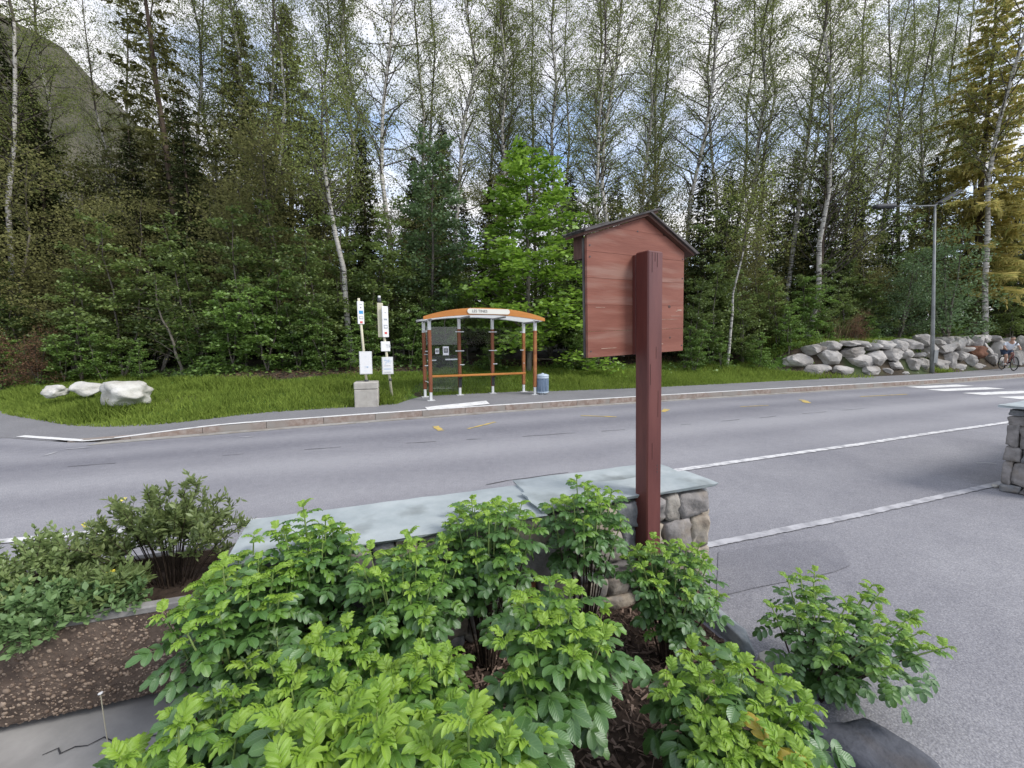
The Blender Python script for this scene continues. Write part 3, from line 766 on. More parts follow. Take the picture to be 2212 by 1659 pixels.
# verge
gxs = list(np.arange(-26, 12.6, .3))
m_turf = noisy('turf', (.035, .075, .010), (.085, .16, .022), 4, 8, .95, .5, 30, .02, c3=(.09, .10, .035), s3=.7, f3=.52)
v, f, nv = [], [], 16
for x in gxs:
    for j in range(nv + 1):
        y = EDGE(x) + .02 + 4.6 * (j / nv); v.append((x, y, T(x, y) + .012))
for i in range(len(gxs) - 1):
    for j in range(nv):
        k = i * (nv + 1) + j; f.append((k, k + nv + 1, k + nv + 2, k + 1))
obj('grass_verge', mesh('grass_verge', v, f, m_turf, True), kind='structure')
def blades(X, Y, hmin, hmax, wd, mat, name, rng, zf=T, dens=None, **kw):
    n = len(X)
    Z = np.array([zf(a, b) for a, b in zip(X, Y)])
    B = np.stack([X, Y, Z], 1)
    h = rng.uniform(hmin, hmax, (n, 1)) if dens is None else (hmin + (hmax - hmin) * dens[:, None] * rng.uniform(.5, 1, (n, 1)))
    a = rng.uniform(0, 6.28, n); s = np.stack([np.cos(a), np.sin(a), np.zeros(n)], 1) * wd * rng.uniform(.6, 1.3, (n, 1))
    ln = rng.normal(size=(n, 3)) * .32; ln[:, 2] = 1
    tip = B + ln * h; mid = B + ln * h * .55 * np.array([.6, .6, 1])
    q = np.stack([B - s * .5, B + s * .5, mid + s * .42, tip, mid - s * .42], 1).reshape(-1, 3)
    return obj(name, mesh_quads(name, q, mat, 5), **kw)
n = 78000
X = rng.uniform(-17, 12.3, n); Yv = np.array([EDGE(a) for a in X]) + .02 + rng.uniform(0, 1, n) ** 1.15 * 4.4
ok = np.array([not (10.8 < a and b > EDGE(a) + WALLD(a)) for a, b in zip(X, Yv)]); X, Yv = X[ok], Yv[ok]
hv = np.array([.28 + 1.3 * max(0, noise.noise(Vector((a * .7, b * .7, 9)))) for a, b in zip(X, Yv)]) * np.array([sst(-.1, .6, b - EDGE(a)) * .75 + .25 for a, b in zip(X, Yv)])
blades(X, Yv, .05, .42, .022, l_grass, 'verge_grass', rng, dens=hv, label='long lush green grass of the verge beyond the road', cat='grass', kind='stuff')
n = 16000
X = rng.uniform(11.5, 33, n); Yv = np.array([EDGE(a) + WALLD(a) + .75 for a in X]) + rng.uniform(0, 1, n) ** 1.5 * 4.5
blades(X, Yv, .08, .32, .03, l_grass, 'bank_grass', rng, label='rough grass growing on top of the boulder wall', cat='grass', kind='stuff')
t = []
for px, Yp in [(1790, 19.9), (1805, 20.1), (1815, 20.0), (1825, 20.2)]:
    x = D(px, 740, Yp)[0]; t += [(x + random.gauss(0, .25), Yp + random.gauss(0, .15)) for _ in range(14)]
t = np.array(t)
blades(t[:, 0], t[:, 1], .8, 1.6, .035, l_dry, 'tall_dry_grass', rng, label='tall dry grass stalks above the boulder wall', cat='dry grass', kind='stuff')
# weeds at the foot of the lamp and of the wall
X = []
for px, py, s in [(2040, 805, .35), (1965, 800, .6), (1700, 815, 1.2), (1760, 818, 1.2), (1640, 820, 1.0), (2090, 795, .8)]:
    p = G(px, py, .12); X += [(p[0] + random.gauss(0, s), p[1] + abs(random.gauss(0, .25)) + .1) for _ in range(350)]
X = np.array(X)
blades(X[:, 0], X[:, 1], .06, .28, .03, l_grass, 'wall_foot_weeds', rng, label='weeds and grass along the foot of the boulder wall', cat='weeds', kind='stuff')
# yellow dandelions in the verge: specks

# ------------------------------------------------------------------ boulders
m_rockw = noisy('pale_limestone', (.42, .41, .37), (.62, .61, .57), 2.5, 8, .9, .6, 9, .05, c3=(.34, .32, .27), s3=1.3, f3=.55)
m_rock = noisy('wall_boulder_stone', (.27, .255, .24), (.46, .44, .415), 1.6, 8, .92, .7, 6, .06, c3=(.17, .15, .13), s3=.7, f3=.56)
m_rockred = noisy('rusty_boulder_stone', (.10, .045, .025), (.17, .08, .05), 2, 8, .92, .6, 6, .05)
for px, py, wpx, hpx, s, lbl in [(116, 846, 52, 26, 11, 'smallest of three pale boulders on the verge, the leftmost one'), (188, 840, 68, 32, 14, 'middle pale boulder on the verge, pointed on top'), (266, 849, 104, 50, 16, 'largest of the three pale boulders, long and blocky, nearest the signs')]:
    Y = G(px, py + hpx * .42, .33)[1]
    x, _, z = D(px, py, Y); k = Y / FPX
    o = obj('verge_boulder', mesh('verge_boulder', *rock_geo(wpx * k * .49, wpx * k * .36, hpx * k * .58, s, 4, .24, .6), m_rockw, True), label=lbl, cat='boulder', group='pale boulders on the verge')
    o.location = (x, Y, z)
BL = [(355, 170, 160, 85, 0), (515, 140, 175, 85, 0), (230, 270, 250, 110, -8), (510, 240, 210, 130, 0), (365, 345, 215, 80, 0), (610, 365, 260, 100, 0), (665, 112, 130, 40, 0), (780, 115, 120, 45, 0), (720, 185, 220, 75, 5), (750, 268, 190, 100, 5), (910, 248, 190, 110, -8),
      (855, 355, 200, 95, 0), (985, 120, 130, 60, 0), (885, 145, 90, 60, 0), (1095, 130, 110, 90, 0), (1210, 120, 160, 80, -8), (1020, 210, 160, 95, 0), (1155, 205, 150, 85, -10), (1265, 222, 100, 38, 0), (1060, 310, 130, 90, 0), (990, 380, 120, 66, -20), (1110, 385, 85, 48, 0), (1320, 90, 120, 95, 0),
      (1352, 185, 105, 115, 0), (1450, 110, 70, 60, 0), (1505, 85, 105, 55, 0), (1520, 150, 175, 80, 5), (1610, 115, 115, 105, 0), (1690, 92, 95, 72, 0), (1670, 172, 135, 55, 0), (1780, 95, 90, 95, -30), (1845, 78, 115, 60, -20), (1945, 70, 115, 42, -5), (1870, 172, 175, 62, -38), (1550, 265, 130, 135, -30),
      (1645, 225, 110, 85, -20), (1710, 255, 115, 80, -20), (1910, 255, 140, 60, -40), (1990, 165, 110, 150, 10), (2065, 130, 90, 110, 0), (2190, 170, 90, 210, 0), (2120, 240, 120, 120, 0), (1210, 300, 140, 100, 0), (1310, 295, 110, 95, 0), (1440, 300, 130, 110, 0), (1340, 372, 85, 40, 0), (1230, 375, 90, 45, 0), (1785, 190, 150, 110, 0), (2290, 150, 150, 180, 0), (2290, 290, 160, 90, 0), (2010, 280, 120, 80, 0), (1480, 375, 100, 40, 0), (1620, 330, 140, 70, 0), (1780, 310, 150, 60, 0)]
bw = empty('boulder_wall', (15, 18, .1), label='dry retaining wall of big grey boulders beside the pavement at the right', cat='retaining wall')
for i, (cx, cy, ww, hh, rot) in enumerate(BL):
    px = 1670.5 + .2448 * cx; py = 714.3 + .2448 * cy
    wd, hd = ww * .2448, hh * .2448
    # point on the wall line: iterate depth
    Y = 18.0
    for _ in range(12):
        X = D(px, py, Y)[0]; Z = D(px, py, Y)[2]
        Y = .5 * Y + .5 * (EDGE(X) + WALLD(X) + .22 + .22 * max(0, Z))
    k = Y / FPX
    X, _, Z = D(px, py, Y)
    g = rock_geo(wd * k * .63, .40 + .1 * random.random(), hd * k * .66, 40 + i, 3, .16, .95)
    o = obj('boulder', mesh('boulder', *g, m_rockred if i == 47 else m_rock, False), bw)
    o.matrix_parent_inverse = Matrix.Translation(bw.location).inverted()
    o.location = (X, Y + .1, Z); o.rotation_euler = (random.uniform(-.15, .15), R(-rot), R(20))
    if i == 47: o['label'] = 'rusty brown recessed boulder'

# ------------------------------------------------------------------ street lamp
m_galv = noisy('galvanised_steel', (.20, .21, .21), (.30, .31, .31), 3, 5, .55, .05, 20)
m_dark = M('dark_metal', (.045, .047, .055), .5)
m_lens = M('lamp_lens', (.35, .36, .38), .3)
lb = G(2013, 806, .12)
lamp = empty('street_lamp', (lb[0], lb[1], .1), label='tall grey street lamp with two arms standing in front of the boulder wall', cat='street lamp')
top = D(2020, 444, lb[1]); dx = top[0] - lb[0]; hz = top[2] - .1
MB().tube([(0, 0, 0), (dx * .45, 0, hz * .45), (dx, 0, hz)], [.088, .065, .038], 12).build('pole', m_galv, lamp, True)
MB().box(-.09, .09, -.13, -.10, .5, 1.1, b=.008).build('service_door', m_galv, lamp)
ra = D(2072, 412, lb[1]); la = D(1888, 447, lb[1])
rv = Vector((ra[0] - lb[0], 0, ra[2] - .1)); lv = Vector((la[0] - lb[0], 0, la[2] - .1)); tp = Vector((dx, 0, hz))
MB().tube([tp + (lv - tp) * .62, tp, tp + (rv - tp) * .45], [.022, .03, .025], 8).build('arm', m_galv, lamp, True)
def head(a, b, th):
    d = b - a; M4 = Matrix.Translation((a + b) / 2) @ Matrix.Rotation(-math.atan2(d.z, d.x), 4, 'Y')
    l = d.length / 2
    h = MB().box(-l, l, -.16, .16, -th / 2, th / 2, b=th * .35, M=M4).build('lamp_head', m_dark, lamp)
    MB().box(-l * .8, l * .8, -.12, .12, -th / 2 - .012, -th / 2 - .002, M=M4).build('lens', m_lens, h)
head(tp + (rv - tp) * .1, rv, .10)
head(tp + (lv - tp) * .66, lv, .17)

# ------------------------------------------------------------------ bus shelter
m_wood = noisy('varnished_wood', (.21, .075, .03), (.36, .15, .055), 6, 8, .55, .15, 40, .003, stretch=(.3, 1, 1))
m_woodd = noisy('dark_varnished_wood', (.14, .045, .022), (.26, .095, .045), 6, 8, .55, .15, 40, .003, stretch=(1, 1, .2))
m_orange = noisy('orange_varnished_board', (.40, .15, .035), (.52, .22, .055), 3, 8, .5, .1, 40, .003, stretch=(.3, 1, 1))
m_lm = M('pale_metal', (.62, .63, .63), .45)
m_wht = M('white_underside', (.78, .79, .80), .5)
def transl(name, col, k):
    m = M(name, col, .5); nt = m.node_tree; L = nt.links.new; o = nt.nodes['Material Output']
    t = nt.nodes.new('ShaderNodeBsdfTranslucent'); t.inputs[0].default_value = (*col, 1); x = nt.nodes.new('ShaderNodeMixShader'); x.inputs[0].default_value = k
    L(nt.nodes['Principled BSDF'].outputs[0], x.inputs[1]); L(t.outputs[0], x.inputs[2]); L(x.outputs[0], o.inputs[0]); return m
m_wht = transl('opal_roof_sheet', (.86, .87, .88), .75)
m_black = M('black_metal', (.02, .02, .022), .5)
def glassmat(name, tint, refl):
    m = bpy.data.materials.new(name); m.use_nodes = True; nt = m.node_tree; nt.nodes.clear(); L = nt.links.new
    o = nt.nodes.new('ShaderNodeOutputMaterial'); tr = nt.nodes.new('ShaderNodeBsdfTransparent'); g = nt.nodes.new('ShaderNodeBsdfGlossy')
    tr.inputs[0].default_value = (*tint, 1); g.inputs['Roughness'].default_value = .0
    mx = nt.nodes.new('ShaderNodeMixShader'); mx.inputs[0].default_value = refl
    L(tr.outputs[0], mx.inputs[1]); L(g.outputs[0], mx.inputs[2]); L(mx.outputs[0], o.inputs[0]); return m
m_glass = glassmat('tinted_glass', (.84, .89, .86), .055)
m_glass2 = glassmat('clear_glass', (.98, .99, .985), .004)
S0 = Vector((-2.16, 11.0, kz(-2) + .0))
sa = math.atan2(1.17, 2.86); SL = 3.06; SDp = .82
sh = empty('bus_shelter', S0, sa, label='wooden bus shelter with arched orange fascia on the far pavement', cat='bus shelter')
zt = 2.12
def post(x, y, htop, mat, r=.045, black=True, lean=0.0):
    g = MB().box(x - r, x + r, y - r, y + r, .22, htop - .30, b=.01)
    p = g.build('post', mat, sh)
    MB().box(x - r * .75, x + r * .75, y - r * .75, y + r * .75, .0, .24, b=.006).box(x - .10, x + .10, y - .08, y + .08, 0, .012).build('foot', m_lm, p)
    MB().box(x - r * .9, x + r * .9, y - r * .9, y + r * .9, htop - .32, htop, b=.006).build('bracket', m_lm, p)
    return p
def arc(x):   # roof height along the shelter
    t = (x - SL / 2) / (SL / 2 + .18); return 2.12 + .15 * (1 - t * t)
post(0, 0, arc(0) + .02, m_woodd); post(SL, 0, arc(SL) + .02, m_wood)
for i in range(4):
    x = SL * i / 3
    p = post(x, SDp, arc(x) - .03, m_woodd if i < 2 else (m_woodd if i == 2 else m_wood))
    for z in (.88, 1.28, 1.83):
        x0, x1 = (-.13 if i > 0 else .02), (.13 if i < 3 else -.02)
        if z == .88: x0 = 0
        MB().box(x + x0, x + x1, SDp - .06, SDp - .045, z, z + .025).build('clip', m_lm, p)
    if i in (1, 2):
        MB().box(x - .047, x + .047, SDp - .05, SDp - .046, .24, .52).build('black_sleeve', m_black, p)
        MB().tube([(x, SDp - .05, .50), (x + .02, SDp - .2, .53)], .018, 6).build('rail_bracket', m_black, p)
for z in (.45, 1.2, 1.85):
    MB().box(-.008, .008, .04, SDp - .05, z, z + .02).build('clip', m_lm, sh)
MB().box(.06, SL - .02, SDp - .24, SDp - .14, .56, .62, b=.012).build('bench_rail', m_orange, sh)
for i in range(3):
    x0, x1 = SL * i / 3 + .06, SL * (i + 1) / 3 - .06
    MB().box(x0, x1, SDp - .006, SDp + .002, .12, 1.98).build('glass_pane', m_glass if i == 0 else m_glass2, sh)
MB().box(-.003, .005, .08, SDp - .08, .12, 1.95).build('glass_pane', m_glass2, sh)
# stickers with small prints on the glazed bay
def sticker(x, z, w2, h2):
    s = MB().box(x - w2, x + w2, SDp - .016, SDp - .010, z - h2, z + h2).build('sticker', M('sticker_white', (.75, .76, .78), .5), sh)
    k = MB()
    k.box(x - w2 * .72, x + w2 * .72, SDp - .0185, SDp - .0165, z - h2 * .45, z + h2 * .55)
    k.build('sticker_print', m_dark, s)
    k = MB()
    for j in (-.35, 0, .35): k.box(x + w2 * (j - .1), x + w2 * (j + .08), SDp - .0215, SDp - .0195, z - h2 * .2, z + h2 * .4)
    k.build('print_figures', m_lm, s)
sticker(.62, 1.30, .085, .125); sticker(.37, 1.29, .055, .075)
# frosted strips on the first pane
MB().box(.08, .34, SDp - .009, SDp - .0075, 1.02, 1.05).box(.60, .96, SDp - .009, SDp - .0075, 1.03, 1.07).build('frosted_strip', M('frosted_film', (.5, .54, .55), .6), sh)
# arched roof: fascia (front), shell, white soffit
def arch_strip(y0, y1, zo0, zo1, mat, name, x0=-.20, x1=SL + .17, taper=False, n=20, par=sh):
    v, f = [], []
    for i in range(n + 1):
        x = x0 + (x1 - x0) * i / n; a = arc(x); t = abs(2 * i / n - 1)
        k = 1 - .55 * t ** 3 if taper else 1
        for y in (y0, y1):
            v += [(x, y, a + zo0), (x, y, a + zo0 + (zo1 - zo0) * k)]
    for i in range(n):
        q = i * 4; r = q + 4
        f += [(q, r, r + 1, q + 1), (q + 2, q + 3, r + 3, r + 2), (q, q + 2, r + 2, r), (q + 1, r + 1, r + 3, q + 3)]
    f += [(0, 1, 3, 2), (n * 4, n * 4 + 2, n * 4 + 3, n * 4 + 1)]
    return obj(name, mesh(name, v, f, mat), par)
fas = arch_strip(-.30, -.26, .0, .18, m_orange, 'fascia', taper=True)
arch_strip(-.25, SDp + .10, .0, .012, m_wht, 'roof_sheet', x0=-.14, x1=SL + .14)
arch_strip(SDp + .101, SDp + .13, -.02, .05, m_galv, 'rear_gutter', x0=-.18, x1=SL + .16)
for i in range(4):
    x = SL * i / 3
    MB().box(x - .025, x + .025, -.24, SDp + .08, arc(x) - .06, arc(x) - .016, b=.004).build('rafter', m_galv, sh)
# name board
zb = arc(SL / 2)
nbm = MB()
hw, hh = .60, .068
pts = []
for sx, a0 in ((1, -90), (-1, 90)):
    for k in range(7):
        a = R(a0 + 180 * k / 6); pts.append((sx * (hw - hh) * 1 + hh * math.cos(a) * 1, hh * math.sin(a)))
v = [(SL / 2 + .02 + a, -.325, zb + .085 + b) for a, b in pts] + [(SL / 2 + .02 + a, -.302, zb + .085 + b) for a, b in pts]
k = len(pts)
f = [tuple(range(k)), tuple(range(2 * k - 1, k - 1, -1))] + [(i, i + k, (i + 1) % k + k, (i + 1) % k) for i in range(k)]
m_cream = M('cream_sign', (.68, .67, .60), .5)
nb = obj('name_board', mesh('name_board', v, f, m_cream), sh)
def text(s, size, mat, parent, loc, rot, name='lettering', ext=.001, ax='LEFT', font_w=None):
    c = bpy.data.curves.new(name, 'FONT'); c.body = s; c.size = size; c.extrude = ext; c.align_x = ax; c.align_y = 'CENTER'
    c.materials.append(mat)
    t = bpy.data.objects.new(name, c); COL.objects.link(t)
    me = bpy.data.meshes.new_from_object(t.evaluated_get(bpy.context.evaluated_depsgraph_get()))
    bpy.data.objects.remove(t); bpy.data.curves.remove(c)
    if not me.materials: me.materials.append(mat)
    o = put(bpy.data.objects.new(name, me), name, None, parent)
    o.location = loc; o.rotation_euler = rot
    return o
text('LES TINES', .10, m_dark, nb, (SL / 2 - .46, -.328, zb + .085), (R(90), 0, 0))

# litter bin
m_bin = noisy('blue_grey_bin_paint', (.17, .235, .33), (.25, .32, .42), 4, 5, .5, .05, 20)
m_binl = M('bin_lid_paint', (.42, .50, .58), .45)
bp_ = Vector((G(1172, 852, .12)[0], G(1172, 852, .12)[1], kz(1)))
bn = empty('litter_bin', bp_, label='round blue-grey slatted litter bin at the right end of the bus shelter', cat='litter bin')
obj('bin_body', mesh('bin_body', *lathe_geo([(.155, .06), (.16, .50)], 24), m_bin, True), bn)
for k in range(22):
    a = 2 * math.pi * k / 22
    MB().box(-.013, .013, -.008, .008, .07, .46, b=.004, M=Matrix.Rotation(a, 4, 'Z') @ Matrix.Translation((0, -.170, 0))).build('slat', m_bin, bn)
obj('rim', mesh('rim', *lathe_geo([(.172, .47), (.182, .475), (.182, .515), (.172, .52)], 24), m_binl, True), bn)
obj('rim', mesh('rim', *lathe_geo([(.172, .05), (.182, .055), (.182, .085), (.172, .09)], 24), m_binl, True), bn)
obj('lid', mesh('lid', *lathe_geo([(.178, .522), (.183, .54), (.178, .575), (.11, .60), (.04, .605), (.035, .625), (.0, .63)], 24), m_binl, True), bn)
obj('foot', mesh('foot', *lathe_geo([(.10, .0), (.10, .055)], 16), m_lm, True), bn)

# ------------------------------------------------------------------ stop signs
m_blk = noisy('cast_concrete', (.33, .31, .28), (.45, .43, .39), 5, 8, .9, .25, 60, .003, c3=(.27, .25, .22), s3=2, f3=.56)
m_pole = M('cream_pole', (.60, .56, .42), .5)
m_sgn = M('sign_white', (.74, .74, .74), .45)
m_blue = M('sign_blue', (.05, .28, .55), .45)
m_lblue = M('print_pale_blue', (.45, .55, .68), .5)
m_red = M('sign_red', (.55, .10, .09), .5)
m_grey = M('print_grey', (.30, .33, .35), .5)
bc = G(787, 880, .12)
z0 = kz(bc[0])
k = bc[1] / FPX
st = empty('stop_sign', (bc[0], bc[1] + .22, z0), R(14), label='bus stop pole set in a grey concrete block with a blank white timetable case', cat='bus stop sign')
bl = MB().box(-.27, .27, -.22, .22, -.02, .42, b=.015).box(-.275, .275, -.225, .225, .425, .60, b=.02).build('concrete_block', m_blk, st)
lean = Matrix.Rotation(R(-2.6), 4, 'Y')
hp = (879 - 645) * k + .02
MB().tube([(0, 0, .60), (math.sin(R(-3)) * (hp - .6), 0, hp)], .030, 10).build('pole', m_pole, st, True)
MB().tube([(0, 0, .60), (0, 0, .64)], .05, 10).build('collar', m_dark, st, True)
LN = lambda z: math.tan(R(-3)) * (z - .6)
def plate(par, cx, cy, z0, z1, w2, yaw, mat, name, d=.03, b=.008):
    Mx = Matrix.Translation((cx, cy, 0)) @ Matrix.Rotation(R(yaw), 4, 'Z') @ Matrix.Translation((0, 0, 0))
    return MB().box(-w2, w2, -d, 0, z0, z1, b=b, M=Mx).build(name, mat, par), Mx
cs, Mx = plate(st, .02 + LN(.95), -.03, .78, 1.33, .145, 6, m_lm, 'timetable_case', .06)
MB().box(-.13, .13, -.0645, -.0615, .80, 1.31, M=Mx).build('poster', m_sgn, cs)
kk = MB()
for a, b, c, d in [(-.04, .97, .05, .975), (-.04, .93, -.01, .935), (.02, .94, .06, .97), (.03, .93, .04, .96), (-.02, .95, .03, .956), (-.05, .86, .02, .864), (-.02, 1.20, .02, 1.204)]:
    kk.box(a, c, -.067, -.0655, b, d, M=Mx)
kk.build('map_print', m_lblue, cs)
fl, Mx = plate(st, LN(2.2) + .01, -.032, 1.98, 2.52, .085, 38, m_sgn, 'flag_plate', .025)
for z0_, z1_, w2, mt, nm in [(2.225, 2.30, .055, m_blue, 'blue_symbol'), (2.10, 2.165, .055, m_grey, 'line_panel'), (2.115, 2.15, .042, m_sgn, 'line_panel_field'), (2.0, 2.05, .035, m_red, 'red_emblem'), (2.36, 2.385, .012, m_dark, 'small_symbol'), (2.44, 2.455, .03, m_grey, 'small_line')]:
    o = .0005 if 'field' in nm else 0
    MB().box(-w2, w2, -.028 - o * 4, -.0265 - o * 3, z0_, z1_, M=Mx).build(nm, mt, fl)
# second stop pole
b2 = G(848, 861, .2)
s2 = empty('stop_sign', (b2[0], b2[1], T(b2[0], b2[1]) - .03), R(14), label='taller cream bus stop pole with box head and framed network map standing in the grass', cat='bus stop sign')
k = b2[1] / FPX
H2 = (861 - 640) * k
L2 = lambda z: math.tan(R(-5.2)) * z
MB().tube([(0, 0, 0), (L2(H2), 0, H2)], .034, 10).build('pole', m_pole, s2, True)
zz = lambda py: (861 - py) * k
hd = MB().box(-.12, .02, -.05, .07, zz(722), zz(650), b=.008, M=Matrix.Translation((L2(2), 0, 0)) @ Matrix.Rotation(R(4), 4, 'Z')).build('head_box', m_pole, s2)
f2, Mx = plate(s2, L2(2.1) + .07, -.07, zz(722), zz(657), .085, 30, m_sgn, 'flag_plate', .03)
MB().tube([(L2(2.3) - .03, 0, zz(650)), (L2(2.35) - .03, 0, zz(640))], .05, 12).build('solar_cap', m_dark, s2, True)
MB().tube([(L2(2.35) - .03, 0, zz(640)), (L2(2.35) - .03, 0, zz(635))], .035, 12).build('beacon', m_sgn, s2, True)
for a, b, w2, mt, nm in [(.10, .17, .035, m_red, 'red_emblem'), (.28, .40, .05, m_grey, 'line_panel'), (.31, .37, .035, m_sgn, 'line_panel_field'), (.55, .60, .045, m_grey, 'stop_name_print'), (.78, .80, .02, m_grey, 'small_line')]:
    h = zz(657) - zz(722); o = .002 if 'field' in nm else 0
    MB().box(-w2, w2, -.033 - o, -.0315 - o, zz(722) + a * h, zz(722) + b * h, M=Mx).build(nm, mt, f2)
f3, Mx = plate(s2, L2(1.7) + .02, -.045, zz(752), zz(731), .12, 22, m_sgn, 'line_plate', .03)
text('TR', .12, m_grey, f3, tuple(Mx @ Vector((.0, -.0325, (zz(752) + zz(731)) / 2))), (R(90), 0, R(22)), 'lettering')
c2, Mx = plate(s2, L2(1.1) + .0, -.04, zz(818 - 17), zz(764), .14, 10, m_lm, 'map_case', .06)
MB().box(-.12, .12, -.0645, -.0615, zz(798), zz(767), M=Mx).build('poster', m_sgn, c2)
c2h = zz(767) - zz(798)
kk = MB()
for _ in range(26):
    a = random.uniform(-.10, .08); b = zz(798) + c2h * random.uniform(.55, .95)
    kk.box(a, a + random.uniform(.01, .04), -.067, -.0655, b, b + random.uniform(.004, .02), M=Mx)
for q in (.22, .26, .30): kk.box(-.09, .09, -.067, -.0655, zz(798) + c2h * q, zz(798) + c2h * (q + .02), M=Mx)
kk.build('map_print', m_lblue, c2)
kk = MB().box(-.09, .07, -.067, -.0655, zz(798) + c2h * .48, zz(798) + c2h * .50, M=Mx).box(-.09, .08, -.067, -.0655, zz(798) + c2h * .05, zz(798) + c2h * .07, M=Mx)
kk.build('rule_print', m_dark, c2)
MB().tube([(L2(.58) - .02, -.04, .58), (L2(.58) + .05, -.04, .58)], .03, 8).build('clamp', m_dark, s2, True)

# ------------------------------------------------------------------ notice board
def woodmat(name, ca, cb, cc, strx=.6):
    m = noisy(name, ca, cb, 3.0, 10, .72, .45, 26, .0022, lo=.28, hi=.74, stretch=(strx, 1, 5), c3=cc, s3=2.6, f3=.50, spec=.4)
    return m
m_panel = woodmat('stained_panel', (.165, .052, .034), (.265, .103, .072), (.27, .145, .112))
m_post = noisy('red_brown_post_paint', (.085, .020, .018), (.135, .040, .034), 2, 8, .45, .12, 60, .0015, stretch=(6, 6, 1), spec=.5, c3=(.16, .062, .055), s3=.8, f3=.56)
m_shing = noisy('weathered_grey_shingle', (.045, .042, .045), (.13, .12, .115), 6, 8, .9, .5, 20, .005, stretch=(1, 6, 1))
m_soff = noisy('brown_roof_board', (.06, .030, .024), (.13, .07, .055), 5, 8, .8, .3, 20, .004, stretch=(.4, 4, 1))
bd = Vector((.84, .545, 0)).normalized(); BN = Vector((bd.y, -bd.x, 0))     # BN faces the camera side
BA = math.atan2(bd.y, bd.x)
nb_ = empty('notice_board', (.93, 2.47, 0), label='red-brown wooden notice board under a small gable roof on a square post, seen from behind', cat='notice board')
nb_.rotation_euler = Euler((0, 0, 0)); 
MBW = Matrix.Rotation(BA, 4, 'Z')
# local frame: X along board, -Y towards camera, board back face at y=0
O = Vector((.42, 2.3, 0))                # left edge of board
nb_.matrix_world = Matrix.Translation((.785 + .03, 2.42, 0)) @ MBW
inv = nb_.matrix_world.inverted()
x0 = (inv @ O).x; y0 = (inv @ O).y
tilt = Matrix.Translation((x0 + .35, 0, 1.6)) @ Matrix.Rotation(R(-1.9), 4, 'Y') @ Matrix.Translation((-x0 - .35, 0, -1.6))
nb_.matrix_world = nb_.matrix_world @ tilt
W = .845; zb0, zl, zr = 1.575, 2.232, 2.205
apx = W * .545; zap = 2.375
def gable(x): 
    return zl + (zap - zl) * (x / apx) if x < apx else zr + (zap - zr) * ((W - x) / (W - apx))
pb = empty('back_panel', (0, 0, 0)); pb.parent = nb_
cuts = [zb0, 1.72, 1.865, 2.01, 2.15, 2.29, 2.45]
for a, b in zip(cuts[:-1], cuts[1:]):
    a2, b2 = a + .0006, b - .0006
    poly = []
    # clip the board slice against the gable
    n = 40; low = []; up = []
    for i in range(n + 1):
        x = W * i / n if i not in (int(n * .545),) else apx
        g = gable(x)
        if g > a2: low.append((x, a2)); up.append((x, min(b2, g)))
    poly = low + up[::-1]
    if len(low) < 2: continue
    pl = [low[0], low[-1]] + [p for p in up[::-1]]
    v = [(x0 + p[0], y0 + random.choice((0, .0008)), p[1]) for p in pl]; yy = v[0][1]
    v = [(q[0], yy, q[2]) for q in v] + [(q[0], y0 + .018, q[2]) for q in v]
    k = len(pl)
    f = [tuple(range(k)), tuple(range(2 * k - 1, k - 1, -1))] + [(i, i + k, (i + 1) % k + k, (i + 1) % k) for i in range(k)]
    obj('plank', mesh('plank', v, f, m_panel), pb)
# thin grey edging board in front of the panel, dark side wing under the eave
MB().box(x0 - .004, x0 + .012, y0 + .019, y0 + .034, zb0 + .002, zl - .01).build('edge_strip', m_shing, nb_)
MB().box(x0 - .002, x0 + .012, y0 + .036, y0 + .105, zl - .115, zl + .005).build('side_wing', m_soff, nb_)
MB().box(x0 + W - .012, x0 + W + .002, y0 + .036, y0 + .105, zr - .115, zr + .005).build('side_wing', m_soff, nb_)
MB().box(x0 + .02, x0 + W - .02, y0 + .09, y0 + .104, zl - .115, zl - .01).build('header_board', m_soff, nb_)
# post + spacer
pxl = x0 + .353
MB().box(pxl, pxl + .128, y0 - .118, y0 - .024, -.3, 2.16, b=.007).build('post', m_post, nb_)
MB().box(pxl + .004, pxl + .122, y0 - .0235, y0 - .0005, 1.575, 2.15, b=.002).build('spacer', m_post, nb_)
for sx, sz, l in [(.03, 2.04, .11), (.055, 2.10, .05), (.075, 2.07, .08), (.09, 1.2, .16), (.04, .95, .10), (.07, 1.55, .07), (.02, 1.40, .12)]:
    MB().box(pxl + sx, pxl + sx + .0018, y0 - .1192, y0 - .1178, sz, sz + l).build('check', M('dark_check', (.035, .012, .010), .9), nb_)
for sz in (.86, .90, .88): MB().box(pxl + .085, pxl + .091, y0 - .1192, y0 - .1178, sz, sz + .008).build('nail_hole', m_dark, nb_)
